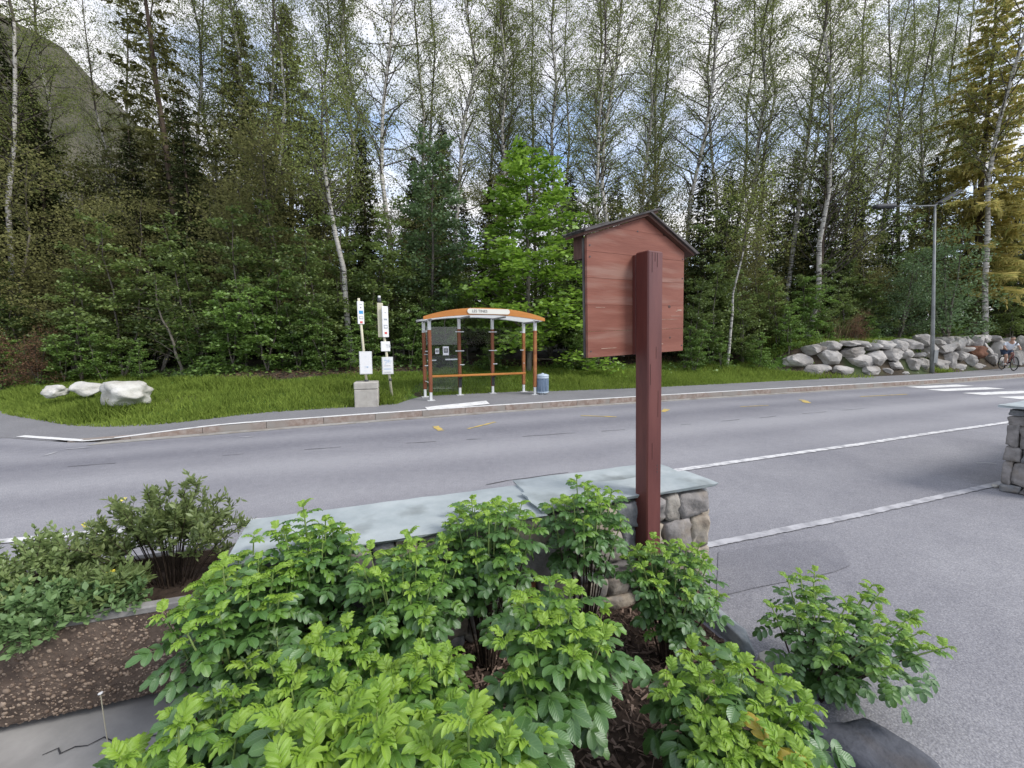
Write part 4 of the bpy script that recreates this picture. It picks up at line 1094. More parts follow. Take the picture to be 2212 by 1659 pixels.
# screws, knots
for sx, sz in [(.02, 2.19), (.02, 2.13), (.40, 2.30), (.83, 2.17), (.83, 2.05), (.02, 1.62), (.83, 1.62)]:
    o = obj('screw', mesh('screw', *lathe_geo([(.0045, 0), (.0045, .002)], 8), m_dark), nb_)
    o.location = (x0 + sx, y0 - .0005, sz - .01); o.rotation_euler = (R(90), 0, 0)
m_knot = M('wood_knot', (.07, .028, .02), .7); m_scr = noisy('bare_wood_scratch', (.30, .19, .14), (.48, .36, .29), 20, 5, .8, 0)
for sx, sz, r in [(.70, 1.86, .010), (.71, 1.665, .007), (.52, 1.99, .006)]:
    o = obj('knot', mesh('knot', *lathe_geo([(r, 0), (r * .7, .0012)], 12), m_knot), pb); o.location = (x0 + sx, y0 - .0002, sz); o.rotation_euler = (R(90), 0, 0); o.scale = (1.4, 1, 1)
for sx, sz, l, h in [(.78, 1.835, .05, .007), (.765, 1.83, .015, .003), (.60, 1.835, .03, .003), (.61, 1.625, .03, .006), (.10, 1.62, .12, .003), (.06, 1.85, .07, .002), (.60, 1.78, .18, .002), (.72, 1.80, .10, .002)]:
    MB().box(x0 + sx, x0 + sx + l, y0 - .0016, y0 - .0003, sz, sz + h).build('scratch', m_scr, pb)
# roof slabs
def slab(xa, za, xb, zb, ya, yb, th, mat, name, par=nb_, rag=0.0):
    d = Vector((xb - xa, 0, zb - za)); n = Vector((-d.z, 0, d.x)).normalized()
    if n.z < 0: n = -n
    v = []
    for (xx, zz_) in ((xa, za), (xb, zb)):
        for y in (ya, yb):
            for t in (0, th):
                v.append((xx + n.x * t + random.uniform(-rag, rag), y, zz_ + n.z * t))
    f = [(0, 1, 3, 2), (4, 6, 7, 5), (0, 2, 6, 4), (1, 5, 7, 3), (0, 4, 5, 1), (2, 3, 7, 6)]
    return obj(name, mesh(name, v, f, mat), par)
sl = (zap - zl) / apx; sr = (zap - zr) / (W - apx)
rl = slab(x0 - .045, zl - .045 * sl + .004, x0 + apx + .085, zap + .085 * sl + .004, y0 - .030, y0 + .12, .014, m_soff, 'roof')
MB().add(slabg := ([(0, 0, 0)], [])).v.clear()
slab(x0 - .05, zl - .05 * sl + .020, x0 + apx + .09, zap + .09 * sl + .020, y0 - .045, y0 + .135, .010, m_shing, 'shingle_layer', rl)
rr = slab(x0 + apx - .005, zap + .004, x0 + W + .06, zr - .06 * sr + .004, y0 - .030, y0 + .12, .014, m_soff, 'roof')
slab(x0 + apx - .0, zap + .020, x0 + W + .075, zr - .075 * sr + .020, y0 - .045, y0 + .135, .010, m_shing, 'shingle_layer', rr)
for j in range(8):      # splintered shingles at the left eave
    yy = y0 - .045 + .18 * j / 8
    e = random.uniform(.0, .04)
    slab(x0 - .05 - e, zl - (.05 + e) * sl + .031, x0 + .12, zl + .12 * sl + .031, yy, yy + .021, .006, m_shing, 'shingle', rl)
for j in range(8):
    yy = y0 - .045 + .18 * j / 8
    e = random.uniform(.0, .02)
    slab(x0 + W - .12, zr + .12 * sr + .031, x0 + W + .08 + e, zr - (.08 + e) * sr + .031, yy, yy + .021, .006, m_shing, 'shingle', rr)

# ------------------------------------------------------------------ rubble walls with slate coping
m_stones = [noisy('wall_stone_%d' % i, a, b, 9, 8, .9, .8, 26, .014, c3=c, s3=5, f3=.55) for i, (a, b, c) in enumerate([
    ((.19, .17, .15), (.36, .335, .30), (.27, .22, .17)), ((.24, .20, .16), (.42, .37, .30), (.22, .21, .20)), ((.16, .15, .145), (.31, .29, .28), (.23, .20, .17)), ((.13, .135, .145), (.26, .265, .275), (.22, .20, .18))])]
m_rusty = noisy('rusty_wall_stone', (.19, .075, .03), (.32, .15, .07), 9, 8, .9, .6, 26, .01)
m_mortar = noisy('mortar', (.07, .062, .052), (.17, .15, .13), 20, 6, .95, .5, 60, .005)
m_cop = noisy('slate_coping', (.27, .315, .33), (.43, .475, .485), 3.5, 10, .7, .5, 22, .006, lo=.30, hi=.68, c3=(.20, .225, .225), s3=3.2, f3=.56, spec=.5)

def stone_geo(w2, h2, d2, seed):
    bm = bmesh.new()
    bmesh.ops.create_cube(bm, size=2)
    bmesh.ops.subdivide_edges(bm, edges=bm.edges[:], cuts=4, use_grid_fill=True)
    off = Vector((seed * 2.3, seed * 1.1, seed * .7))
    rnd = random.Random(seed)
    sk = [rnd.uniform(-.16, .16) for _ in range(4)]
    for q in bm.verts:
        p = q.co.copy()
        l = (abs(p.x) ** 10 + abs(p.y) ** 10 + abs(p.z) ** 10) ** .1
        p = p / l
        p.x *= 1 + sk[0] * p.z; p.z *= 1 + sk[1] * p.x
        wv = Vector((p.x * w2 * 9, p.y * d2 * 9, p.z * h2 * 9)) + off
        r = .97 + .13 * noise.noise(wv) + .10 * noise.noise(wv * 2.7)
        q.co = Vector((p.x * w2 * r, p.y * d2 * (1 + .42 * noise.noise(wv * 1.3) + .30 * noise.noise(wv * 3.3)), p.z * h2 * r))
    bm.verts.index_update()
    v = [tuple(q.co) for q in bm.verts]; f = [[q.index for q in p.verts] for p in bm.faces]
    bm.free(); return v, f
def rubble_face(par, length, height, M4, seed, rowh=.15, mats=m_stones, special=()):
    """stones laid in uneven courses over the face x in 0..length, z in 0..height, face plane y=0 looking to -y"""
    rnd = random.Random(seed); z = 0; rows = []
    while z < height - .03:
        h = min(rnd.uniform(.06, rowh * 1.45), height - z)
        if height - z - h < .05: h = height - z
        x = -rnd.uniform(0, .1)
        while x < length - .02:
            w_ = rnd.uniform(.11, .30)
            xe = min(x + w_, length)
            if length - xe < .06: xe = length
            xs_ = max(0, x)
            if xe - xs_ > .03:
                g = stone_geo((xe - xs_) / 2 * 1.01, h / 2 * 1.01, .065, rnd.randint(1, 9999))
                mt = rnd.choice(mats)
                k = len(rows)
                if k in special: mt = m_rusty
                o = obj('stone', mesh('stone', *g, mt, True), par)
                o.matrix_local = M4 @ Matrix.Translation(((xs_ + xe) / 2, rnd.uniform(-.012, .016), z + h / 2)) @ Matrix.Rotation(rnd.uniform(-.05, .05), 4, 'Y')
                rows.append(o)
            x = xe
        z += h
def coping(par, x0, x1, y0, y1, z0, z1, name='coping_slab', seed=0):
    rnd = random.Random(seed)
    nx_, ny_ = max(4, int((x1 - x0) / .10)), 4
    v, f = [], []
    for lay in (0, 1):
        for i in range(nx_ + 1):
            for j in range(ny_ + 1):
                xx = x0 + (x1 - x0) * i / nx_; yy = y0 + (y1 - y0) * j / ny_
                if j in (0, ny_): yy += rnd.uniform(-.008, .008) + (.012 if lay == 0 else 0) * (1 if j == 0 else -1)
                if i in (0, nx_): xx += rnd.uniform(-.010, .010) + (.012 if lay == 0 else 0) * (1 if i == 0 else -1)
                zz_ = (z0 if lay == 0 else z1) + .0035 * noise.noise(Vector((xx * 3, yy * 3, seed)))
                v.append((xx, yy, zz_))
    s = (nx_ + 1) * (ny_ + 1)
    for i in range(nx_):
        for j in range(ny_):
            a = i * (ny_ + 1) + j
            f.append((a, a + 1, a + ny_ + 2, a + ny_ + 1)); f.append((s + a, s + a + ny_ + 1, s + a + ny_ + 2, s + a + 1))
    for i in range(nx_):
        a = i * (ny_ + 1); f.append((a, a + ny_ + 1, s + a + ny_ + 1, s + a)); a += ny_; f.append((a, s + a, s + a + ny_ + 1, a + ny_ + 1))
    for j in range(ny_):
        a = j; f.append((a, s + a, s + a + 1, a + 1)); a = nx_ * (ny_ + 1) + j; f.append((a, a + 1, s + a + 1, s + a))
    return obj(name, mesh(name, v, f, m_cop), par)
wa = math.atan2(.73, 2.01)
W1 = Vector((1.36, 2.66, 0))                 # near right corner of the coping
WL = 2.78
wall = empty('stone_wall', (W1.x, W1.y, 0), wa, label='low rubble stone wall with pale slate coping behind the rose bushes', cat='stone wall')
# local: x from -WL to 0 along wall, y from 0 (near) to .56
MB().box(-WL + .06, -.06, .09, .47, -.02, .675).build('mortar_core', m_mortar, wall)
rubble_face(wall, WL - .10, .675, Matrix.Translation((-WL + .05, .085, 0)), 21, special=(14, 33))
rubble_face(wall, .42, .675, Matrix.Translation((-.075, .07, 0)) @ Matrix.Rotation(R(90), 4, 'Z'), 22)
rubble_face(wall, WL - .10, .675, Matrix.Translation((-.05, .485, 0)) @ Matrix.Rotation(R(180), 4, 'Z'), 23, rowh=.2)
coping(wall, -1.28, .0, .005, .30, .70, .722, seed=1)
coping(wall, -1.25, -.05, .305, .555, .697, .716, seed=2)
coping(wall, -WL, -1.25, -.01, .50, .68, .699, seed=3)
# wall fragment at the right edge
p = G(2160, 878, .95); 
wa2 = math.atan2(4.62 - 4.36, 5.73 - 5.16)
wall2 = empty('stone_wall', (5.47, 4.02, 0), wa2, label='end of a second stone wall with blue slate coping at the right edge', cat='stone wall')
MB().box(.20, 3.9, .10, .42, -.02, .90).build('mortar_core', m_mortar, wall2)
rubble_face(wall2, 3.8, .90, Matrix.Translation((.15, .08, 0)), 31, rowh=.22, mats=[m_stones[2], m_stones[3], m_stones[0]], special=(3, 9, 12))
rubble_face(wall2, .36, .90, Matrix.Translation((.16, .44, 0)) @ Matrix.Rotation(R(-90), 4, 'Z'), 32, rowh=.2, mats=[m_stones[2], m_stones[3]])
coping(wall2, .0, 2.0, -.02, .50, .925, .95, seed=5)
coping(wall2, 2.01, 4.0, -.02, .50, .925, .95, seed=6)

# ------------------------------------------------------------------ planting bed
m_bed = noisy('bed_soil', (.028, .019, .014), (.075, .052, .040), 12, 8, .97, .8, 30, .02)
bedp = [(-1.45, 1.72), (-1.3, 1.95), (1.25, 2.80), (1.30, 2.5), (1.10, 2.30), (1.22, 1.95), (1.20, 1.55), (1.05, .9), (1.0, .2), (-1.0, .2), (-1.15, .9), (-1.35, 1.4)]
bm = bmesh.new()
bv = [bm.verts.new((a, b, .012)) for a, b in bedp]; bm.faces.new(bv)
me = bpy.data.meshes.new('planting_bed'); bm.to_mesh(me); bm.free(); me.materials.append(m_bed)
obj('planting_bed', me, kind='structure')
def inpoly(x, y):
    c = False; j = len(bedp) - 1
    for i in range(len(bedp)):
        a, b = bedp[i], bedp[j]
        if (a[1] > y) != (b[1] > y) and x < (b[0] - a[0]) * (y - a[1]) / (b[1] - a[1]) + a[0]: c = not c
        j = i
    return c
# bark mulch
m_mulch = leafmat('bark_chip', (.055, .035, .025), (.29, .215, .175), .0, cc=(.50, .42, .37))
rng = np.random.default_rng(12)
CH = []
while len(CH) < 9000:
    x, y = rng.uniform(-1.4, 1.3), rng.uniform(.3, 2.7)
    if inpoly(x, y) and (y - 2.66) < (x - 1.36) * .363 + .05: CH.append((x, y, .014 + abs(rng.normal()) * .012))
CH = np.array(CH)
A = rdir(rng, len(CH)); A[:, 2] *= .3; A /= np.linalg.norm(A, axis=1, keepdims=True)
l = rng.uniform(.010, .030, (len(CH), 1)); U = rdir(rng, len(CH)); B = np.cross(A, U); B /= np.linalg.norm(B, axis=1, keepdims=True)
Nn = np.cross(A, B) * .0015
wd = rng.uniform(.0025, .007, (len(CH), 1))
a, b = A * l, B * wd
q = np.stack([CH - a - b + Nn, CH + a - b * .6 + Nn, CH + a + b * .6 + Nn, CH - a + b + Nn], 1).reshape(-1, 3)
obj('bark_mulch', mesh_quads('bark_mulch', q, m_mulch), label='brown bark chips and twigs covering the planting bed', cat='mulch', kind='stuff')
# edging stones at the right of the bed
m_edge = noisy('blue_grey_edging_stone', (.19, .215, .235), (.38, .405, .41), 9, 8, .85, .5, 40, .008, c3=(.34, .33, .31), s3=4, f3=.56)
m_edged = noisy('dark_blue_grey_stone', (.055, .060, .075), (.12, .125, .145), 5, 8, .9, .6, 20, .02, c3=(.09, .075, .065), s3=2, f3=.56)
def edging(p0, p1, w_, h, seed, mat, lbl, cat='edging stone'):
    a, b = Vector((*p0, 0)), Vector((*p1, 0)); d = b - a
    o = obj('edging_stone', mesh('edging_stone', *rock_geo(d.length / 2 * 1.05, w_ / 2, h, seed, 4, .14, .55), mat, True), label=lbl, cat=cat, group='stones edging the bed')
    o.location = ((a + b) / 2) + Vector((0, 0, .01)); o.rotation_euler = (0, 0, math.atan2(d.y, d.x))
edging((1.17, 2.40), (1.27, 2.02), .13, .085, 3, m_edge, 'long blue-grey edging stone at the right foot of the wall end')
edging((1.27, 2.01), (1.31, 1.90), .10, .075, 5, m_rockw, 'small whitish stone between the blue-grey and the dark edging stones')
edging((1.30, 1.66), (1.58, 1.28), .36, .075, 9, m_edged, 'flat dark blue-grey stone at the bottom right of the bed')
edging((1.28, 1.86), (1.34, 1.66), .12, .07, 8, m_edge, 'grey edging stone under the outermost rose bush')

# ------------------------------------------------------------------ exposed aggregate trough
m_trough = noisy('brown_aggregate_concrete', (.075, .055, .045), (.16, .12, .095), 14, 8, .95, .8, 45, .01, c3=(.24, .15, .10), s3=1.6, f3=.56)
m_trim = noisy('grey_trough_rim', (.16, .155, .15), (.27, .26, .25), 12, 7, .9, .5, 50, .005)
ta = math.atan2(.31, .95)
tr = empty('planter_trough', (-1.42, 1.79, 0), ta, label='long brown exposed-aggregate concrete planter at the left', cat='planter')
TL, TW, TH = 1.9, .56, .50
def trough_section(s, inset_end):
    pass
sec = [(.15, .0), (.055, .05), (.02, .16), (.0, .32), (.0, TH - .012)]      # outer near side profile (y inset, z)
prof = sec + [(.012, TH), (.05, TH), (.055, TH - .07)]
full = prof + [(TW - a, b) for a, b in prof[::-1]]
v, f = [], []
ns = 10
for i in range(ns + 1):
    x = -TL + TL * i / ns
    for a, b in full: v.append((x + (.0 if i not in (0, ns) else (1 if i == 0 else -1) * max(0, .10 - b * .25)), a, b))
k = len(full)
for i in range(ns):
    for j in range(k - 1):
        if j == len(prof) - 1: continue
        f.append((i * k + j, (i + 1) * k + j, (i + 1) * k + j + 1, i * k + j + 1))
for i in (0, ns):
    f.append([i * k + j for j in range(len(sec) + 1)] + [i * k + k - 1 - j for j in range(len(sec), -1, -1)])
obj('basin', mesh('basin', v, f, m_trough), tr)
MB().box(-TL + .01, -.01, -.004, .046, TH - .030, TH + .004, b=.006).box(-TL + .01, -.01, TW - .046, TW + .004, TH - .03, TH + .004, b=.006).box(-.046, .004, .047, TW - .047, TH - .03, TH + .004, b=.006).build('rim', m_trim, tr)
v = [(-TL + .02, .05, TH - .071), (-.02, .05, TH - .071), (-.02, TW - .05, TH - .071), (-TL + .02, TW - .05, TH - .071)]
obj('potting_soil', mesh('potting_soil', v, [(0, 1, 2, 3)], m_bed), tr)
# pebbles pressed in the face
rng = np.random.default_rng(3)
v, f = [], []
ico = bmesh.new(); bmesh.ops.create_icosphere(ico, subdivisions=1, radius=1)
iv = np.array([q.co[:] for q in ico.verts]); jf = [[q.index for q in p.verts] for p in ico.faces]; ico.free()
def facepoint(s):      # along the outer profile
    L_ = [math.dist(sec[i], sec[i + 1]) for i in range(len(sec) - 1)]; t = s * sum(L_)
    for i, l in enumerate(L_):
        if t <= l: q = t / l; return sec[i][0] + (sec[i + 1][0] - sec[i][0]) * q, sec[i][1] + (sec[i + 1][1] - sec[i][1]) * q
        t -= l
    return sec[-1]
for i in range(5200):
    x = rng.uniform(-TL + .03, -.02); yy, zz_ = facepoint(rng.uniform(.0, 1))
    r = .0017 + .0065 * rng.uniform() ** 2.2; r *= (1.3 if rng.uniform() < .1 else 1)
    ca, sa_ = math.cos(rng.uniform(0, 6.28)), math.sin(rng.uniform(0, 6.28))
    s = iv * [r * 1.35, r * .7, r]
    s = np.stack([s[:, 0] * ca - s[:, 2] * sa_, s[:, 1], s[:, 0] * sa_ + s[:, 2] * ca], 1) + [x, yy, zz_]
    n = len(v); v += [tuple(p) for p in s]; f += [[a + n for a in q] for q in jf]
m_peb = leafmat('pebble_stone', (.12, .08, .06), (.42, .33, .26), 0, .02, cc=(.66, .62, .58))
obj('pebble_facing', mesh('pebble_facing', v, f, m_peb, True), tr, kind='stuff')

# ------------------------------------------------------------------ rose leaves
def rosemat(name, ca, cb, vein, gl=.10, tr_=.28):
    m = bpy.data.materials.new(name); m.use_nodes = True
    nt = m.node_tree; nt.nodes.clear(); L = nt.links.new
    o = nt.nodes.new('ShaderNodeOutputMaterial')
    uv = nt.nodes.new('ShaderNodeUVMap'); sx = nt.nodes.new('ShaderNodeSeparateXYZ'); L(uv.outputs[0], sx.inputs[0])
    oi = nt.nodes.new('ShaderNodeObjectInfo'); geo = nt.nodes.new('ShaderNodeNewGeometry')
    mt = lambda op, a=None, b=None: (lambda n: (setattr(n, 'operation', op), a is not None and (L(a, n.inputs[0]) if hasattr(a, 'links') else setattr(n.inputs[0], 'default_value', a)), b is not None and (L(b, n.inputs[1]) if hasattr(b, 'links') else setattr(n.inputs[1], 'default_value', b)), n)[-1])(nt.nodes.new('ShaderNodeMath'))
    av = mt('ABSOLUTE', mt('SUBTRACT', sx.outputs[1], .5).outputs[0])        # distance from midrib 0..0.5
    # side veins: stripes in u - 0.6*|v|
    ph = mt('SUBTRACT', sx.outputs[0], mt('MULTIPLY', av.outputs[0], .55).outputs[0])
    st_ = mt('SINE', mt('MULTIPLY', ph.outputs[0], 50).outputs[0])
    stn = mt('MULTIPLY', mt('ADD', st_.outputs[0], 1.0).outputs[0], .5)
    mid = mt('SUBTRACT', 1.0, mt('MULTIPLY', av.outputs[0], 22).outputs[0]); mid.use_clamp = True
    rnd = mt('ADD', mt('MULTIPLY', oi.outputs['Random'], .65).outputs[0], mt('MULTIPLY', geo.outputs['Random Per Island'], .35).outputs[0])
    r = nt.nodes.new('ShaderNodeMix'); r.data_type = 'RGBA'; r.inputs[6].default_value = (*ca, 1); r.inputs[7].default_value = (*cb, 1); L(rnd.outputs[0], r.inputs[0])
    v1 = nt.nodes.new('ShaderNodeMix'); v1.data_type = 'RGBA'; v1.inputs[7].default_value = (*vein, 1)
    f1 = mt('MULTIPLY', mt('POWER', stn.outputs[0], 5).outputs[0], .16)
    f2 = mt('MAXIMUM', f1.outputs[0], mt('MULTIPLY', mid.outputs[0], .65).outputs[0])
    L(f2.outputs[0], v1.inputs[0]); L(r.outputs[2], v1.inputs[6])
    # paler edge
    ed = mt('MULTIPLY', mt('SUBTRACT', av.outputs[0], .41).outputs[0], 9); ed.use_clamp = True
    v2 = nt.nodes.new('ShaderNodeMix'); v2.data_type = 'RGBA'; v2.inputs[7].default_value = (*vein, 1)
    L(mt('MULTIPLY', ed.outputs[0], .28).outputs[0], v2.inputs[0]); L(v1.outputs[2], v2.inputs[6])
    hgt = mt('MULTIPLY', mt('POWER', stn.outputs[0], 2).outputs[0], -1)
    bp = nt.nodes.new('ShaderNodeBump'); bp.inputs['Strength'].default_value = .32; bp.inputs['Distance'].default_value = .0012; L(hgt.outputs[0], bp.inputs['Height'])
    d = nt.nodes.new('ShaderNodeBsdfDiffuse'); t = nt.nodes.new('ShaderNodeBsdfTranslucent'); g = nt.nodes.new('ShaderNodeBsdfGlossy')
    g.inputs['Roughness'].default_value = .42; g.inputs[0].default_value = (.95, 1, 1, 1)
    for n in (d, g): L(bp.outputs[0], n.inputs['Normal'])
    L(v2.outputs[2], d.inputs[0]); L(v2.outputs[2], t.inputs[0])
    m1 = nt.nodes.new('ShaderNodeMixShader'); m1.inputs[0].default_value = tr_; L(d.outputs[0], m1.inputs[1]); L(t.outputs[0], m1.inputs[2])
    fr = nt.nodes.new('ShaderNodeLayerWeight'); fr.inputs[0].default_value = .35
    fm = mt('ADD', mt('MULTIPLY', fr.outputs['Fresnel'], gl * 1.4).outputs[0], gl * .35)
    m2 = nt.nodes.new('ShaderNodeMixShader'); L(fm.outputs[0], m2.inputs[0]); L(m1.outputs[0], m2.inputs[1]); L(g.outputs[0], m2.inputs[2])
    L(m2.outputs[0], o.inputs[0]); return m
m_rold = rosemat('rose_leaf_mature', (.052, .135, .028), (.10, .22, .045), (.18, .30, .10), .16, .25)
m_rmid = rosemat('rose_leaf_fresh', (.085, .205, .026), (.165, .32, .042), (.28, .42, .10), .12, .32)
m_rnew = rosemat('rose_leaf_young', (.19, .36, .034), (.31, .47, .055), (.42, .55, .14), .08, .36)
m_ryel = rosemat('rose_leaf_yellowed', (.42, .34, .045), (.50, .36, .05), (.5, .45, .15), .08, .36)
m_stem = noisy('rose_cane_bark', (.020, .013, .010), (.06, .042, .030), 60, 4, .9, .5, 200, .002)
m_gstem = noisy('green_rose_shoot', (.16, .24, .06), (.26, .34, .12), 40, 4, .7, .2, 200, .001)
def leaflet(Lf, Wf, fold, arch, nu=6, roll=0.0, seed=0):
    """along +y; returns verts, faces, uvs"""
    v, uv, f = [], [], []
    rnd = random.Random(seed); wav = rnd.uniform(0, 6)
    for i in range(nu + 1):
        u = i / nu
        wv = Wf / 2 * max(.02, math.sin(math.pi * min(1, u ** 1.08 * .95 + .05))) ** .52
        if u == 1: wv = Wf * .02
        a = -arch * u; y = Lf * (math.sin(arch * u) / arch if abs(arch) > 1e-3 else u); z = -Lf * ((1 - math.cos(arch * u)) / arch if abs(arch) > 1e-3 else 0)
        for s in (-1, -.5, 0, .5, 1):
            q = abs(s) * wv
            fz = q * math.sin(fold) - (q * q / (Wf / 2)) * .35 * math.sin(fold) + .0018 * math.sin(wav + u * 17 + s * 2) * abs(s)
            v.append((s * wv * math.cos(fold) * (1), y - fz * math.sin(a), z + fz * math.cos(a)))
            uv.append((u, .5 + s / 2 * .98))
    for i in range(nu):
        for j in range(4):
            k = i * 5 + j; f.append((k, k + 1, k + 6, k + 5))
    return v, f, uv
def compound(seed, size, pairs, Lf, Wf, fold, arch, rach_arch, open_=1.0, lift=0.0):
    rnd = random.Random(seed); V, F, U = [], [], []
    def place(lv, M4):
        n = len(V)
        V.extend([M4 @ Vector(p) for p in lv[0]]); F.extend([[i + n for i in q] for q in lv[1]]); U.extend(lv[2])
    def rp(t):
        a = rach_arch * t; y = size * (math.sin(a) / rach_arch if abs(rach_arch) > 1e-3 else t); z = -size * ((1 - math.cos(a)) / rach_arch if abs(rach_arch) > 1e-3 else 0)
        return Vector((0, y, z)), -a
    rp_pts = [rp(t)[0] for t in (0, .25, .5, .75, 1)]
    tg = tube_geo(rp_pts, [.0016, .0014, .0012, .001, .0008], 3, False)
    n = len(V); V.extend([Vector(p) for p in tg[0]]); F.extend([[i + n for i in q] for q in tg[1]]); U.extend([(.5, .5)] * len(tg[0]))
    for k in range(pairs):
        t = .30 + .62 * k / max(1, pairs - 1) if pairs > 1 else .5
        p, a = rp(t)
        for s in (-1, 1):
            sc = (1 - .28 * abs(k - pairs * .62) / pairs) * rnd.uniform(.88, 1.08)
            ang = (62 - 10 * k / pairs) * open_ + rnd.uniform(-6, 6)
            M4 = Matrix.Translation(p) @ Matrix.Rotation(a, 4, 'X') @ Matrix.Rotation(R(-s * ang), 4, 'Z') @ Matrix.Rotation(R(lift + rnd.uniform(-6, 6)), 4, 'X') @ Matrix.Rotation(R(s * rnd.uniform(-4, 16)), 4, 'Y')
            place(leaflet(Lf * sc, Wf * sc, fold * rnd.uniform(.8, 1.2), arch * rnd.uniform(.7, 1.3), seed=rnd.randint(0, 999)), M4)
    p, a = rp(1.0)
    place(leaflet(Lf * 1.08, Wf * 1.05, fold, arch, seed=rnd.randint(0, 999)), Matrix.Translation(p) @ Matrix.Rotation(a, 4, 'X') @ Matrix.Rotation(R(lift * .5), 4, 'X'))
    return V, F, U
LP = {'old': [], 'mid': [], 'new': []}
for i in range(6):
    LP['old'].append(compound(500 + i, .100, 3 if i % 3 else 2, .054, .035, .36, .50, .55))
    LP['mid'].append(compound(520 + i, .078, 3, .048, .030, .42, .80, .8, .95, 8))
    LP['new'].append(compound(540 + i, .046, 4, .034, .018, .7, 1.0, 1.0, .85, 20))
LM = {k: [mesh('rose_leaf', *g[:2], {'old': m_rold, 'mid': m_rmid, 'new': m_rnew}[k], True, g[2]) for g in LP[k]] for k in LP}
YM = [mesh('rose_leaf', *g[:2], m_ryel, True, g[2]) for g in LP['mid'][:2]]
def leafmatrix(p, az, el, rollr, s):
    # local +y outward, +z up
    return Matrix.Translation(p) @ Matrix.Rotation(az - math.pi / 2, 4, 'Z') @ Matrix.Rotation(el, 4, 'X') @ Matrix.Rotation(rollr, 4, 'Y') @ Matrix.Scale(s, 4)
def rose(x, y, rad, H, shoots, label, lsc=1.0, seed=0, lean=(0, 0), inner=60, newish=1.0, yellow=0, dome=.18, spreadb=.45, aspect=1.0):
    rnd = random.Random(seed)
    e = empty('rose_bush', (x, y, .01), label=label, cat='rose bush', group='rose bushes of the bed')
    nleaf = 0; extra = []
    ga = rnd.uniform(0, 6.28)
    for s in range(shoots):
        rr = rad * math.sqrt((s + .5) / shoots) * rnd.uniform(.8, 1.1); az = ga + 2.39996 * s + rnd.uniform(-.25, .25)
        tx = rr * math.cos(az) * aspect + lean[0]; ty = rr * math.sin(az) + lean[1]
        tz = H * (1 - dome * (rr / rad) ** 2) * rnd.uniform(.86, 1.03)
        b = Vector((tx * spreadb * .4 - lean[0] * .2, ty * spreadb * .4 - lean[1] * .2, 0)); t = Vector((tx, ty, tz))
        m = Vector((b.x + (t.x - b.x) * .35 + rnd.uniform(-.02, .02), b.y + (t.y - b.y) * .35 + rnd.uniform(-.02, .02), tz * .5))
        pts = [b * (1 - q) ** 2 + m * 2 * q * (1 - q) + t * q * q for q in [i / 7 for i in range(8)]]
        MB().tube(pts[:6], [.0055 - .0005 * i for i in range(6)], 5, False).build('cane', m_stem, e, True)
        MB().tube([pts[5], pts[6], pts[7]], [.0036, .0034, .0026], 5, False).build('shoot', m_gstem, e, True)
        a0 = rnd.uniform(0, 6.28)
        nl = 11
        for k in range(nl):
            ds = (.004 + .0048 * k + .0024 * k * k) * (.9 + .25 * lsc)
            q = max(.25, 1 - ds / max(.3, tz))
            kk = q * 7; i = min(6, int(kk)); p = pts[i].lerp(pts[i + 1], kk - i)
            a = a0 + k * 2.39996 + rnd.uniform(-.2, .2)
            kind = 'new' if k < 3 * newish else ('mid' if k < 5 + rnd.randint(-1, 1) else 'old')
            el = R((74, 62, 52, 44, 36, 30, 24, 18, 12, 8, 2, -4, -8)[k] + rnd.uniform(-10, 10))
            sc = lsc * (.85, .95, 1.0, .8, .92, 1.0, 1.05, 1.0, 1.05, 1.08, 1.0, 1.05, 1.0)[k] * rnd.uniform(.85, 1.15)
            M4 = leafmatrix(p, a, el, rnd.uniform(-.35, .35), sc)
            if nleaf < 298:
                mm = rnd.choice(LM[kind])
                if yellow and rnd.random() < yellow: mm = rnd.choice(YM)
                o = bpy.data.objects.new('leaf', mm); COL.objects.link(o); o.parent = e; o.matrix_local = M4
                nleaf += 1
            else: extra.append((kind, M4))
    for k in range(inner):
        rr = rad * math.sqrt(rnd.random()) * 1.0; az = rnd.uniform(0, 6.28)
        z = H * rnd.uniform(.38, .82); f_ = .45 + .55 * z / H
        p = Vector((rr * math.cos(az) * f_ * aspect + lean[0] * z / H, rr * math.sin(az) * f_ + lean[1] * z / H, z))
        extra.append((rnd.choice(('old', 'old', 'mid')), leafmatrix(p, az + rnd.uniform(-1, 1), R(rnd.uniform(-20, 25)), rnd.uniform(-.5, .5), lsc * rnd.uniform(.75, 1.05))))
    # remaining inner leaves joined
    Vs, Fs, Us, Mi = [], [], [], []
    for kind, M4 in extra:
        g = rnd.choice(LP[kind]); n = len(Vs)
        Vs += [tuple(M4 @ p) for p in g[0]]; Fs += [[i + n for i in q] for q in g[1]]; Us += g[2]; Mi += [(0 if kind == 'old' else 1)] * len(g[1])
    if Vs:
        me = mesh('inner_foliage', Vs, Fs, m_rold, True, Us); me.materials.append(m_rmid); me.polygons.foreach_set('material_index', Mi)
        obj('inner_foliage', me, e, kind='stuff')
    return e
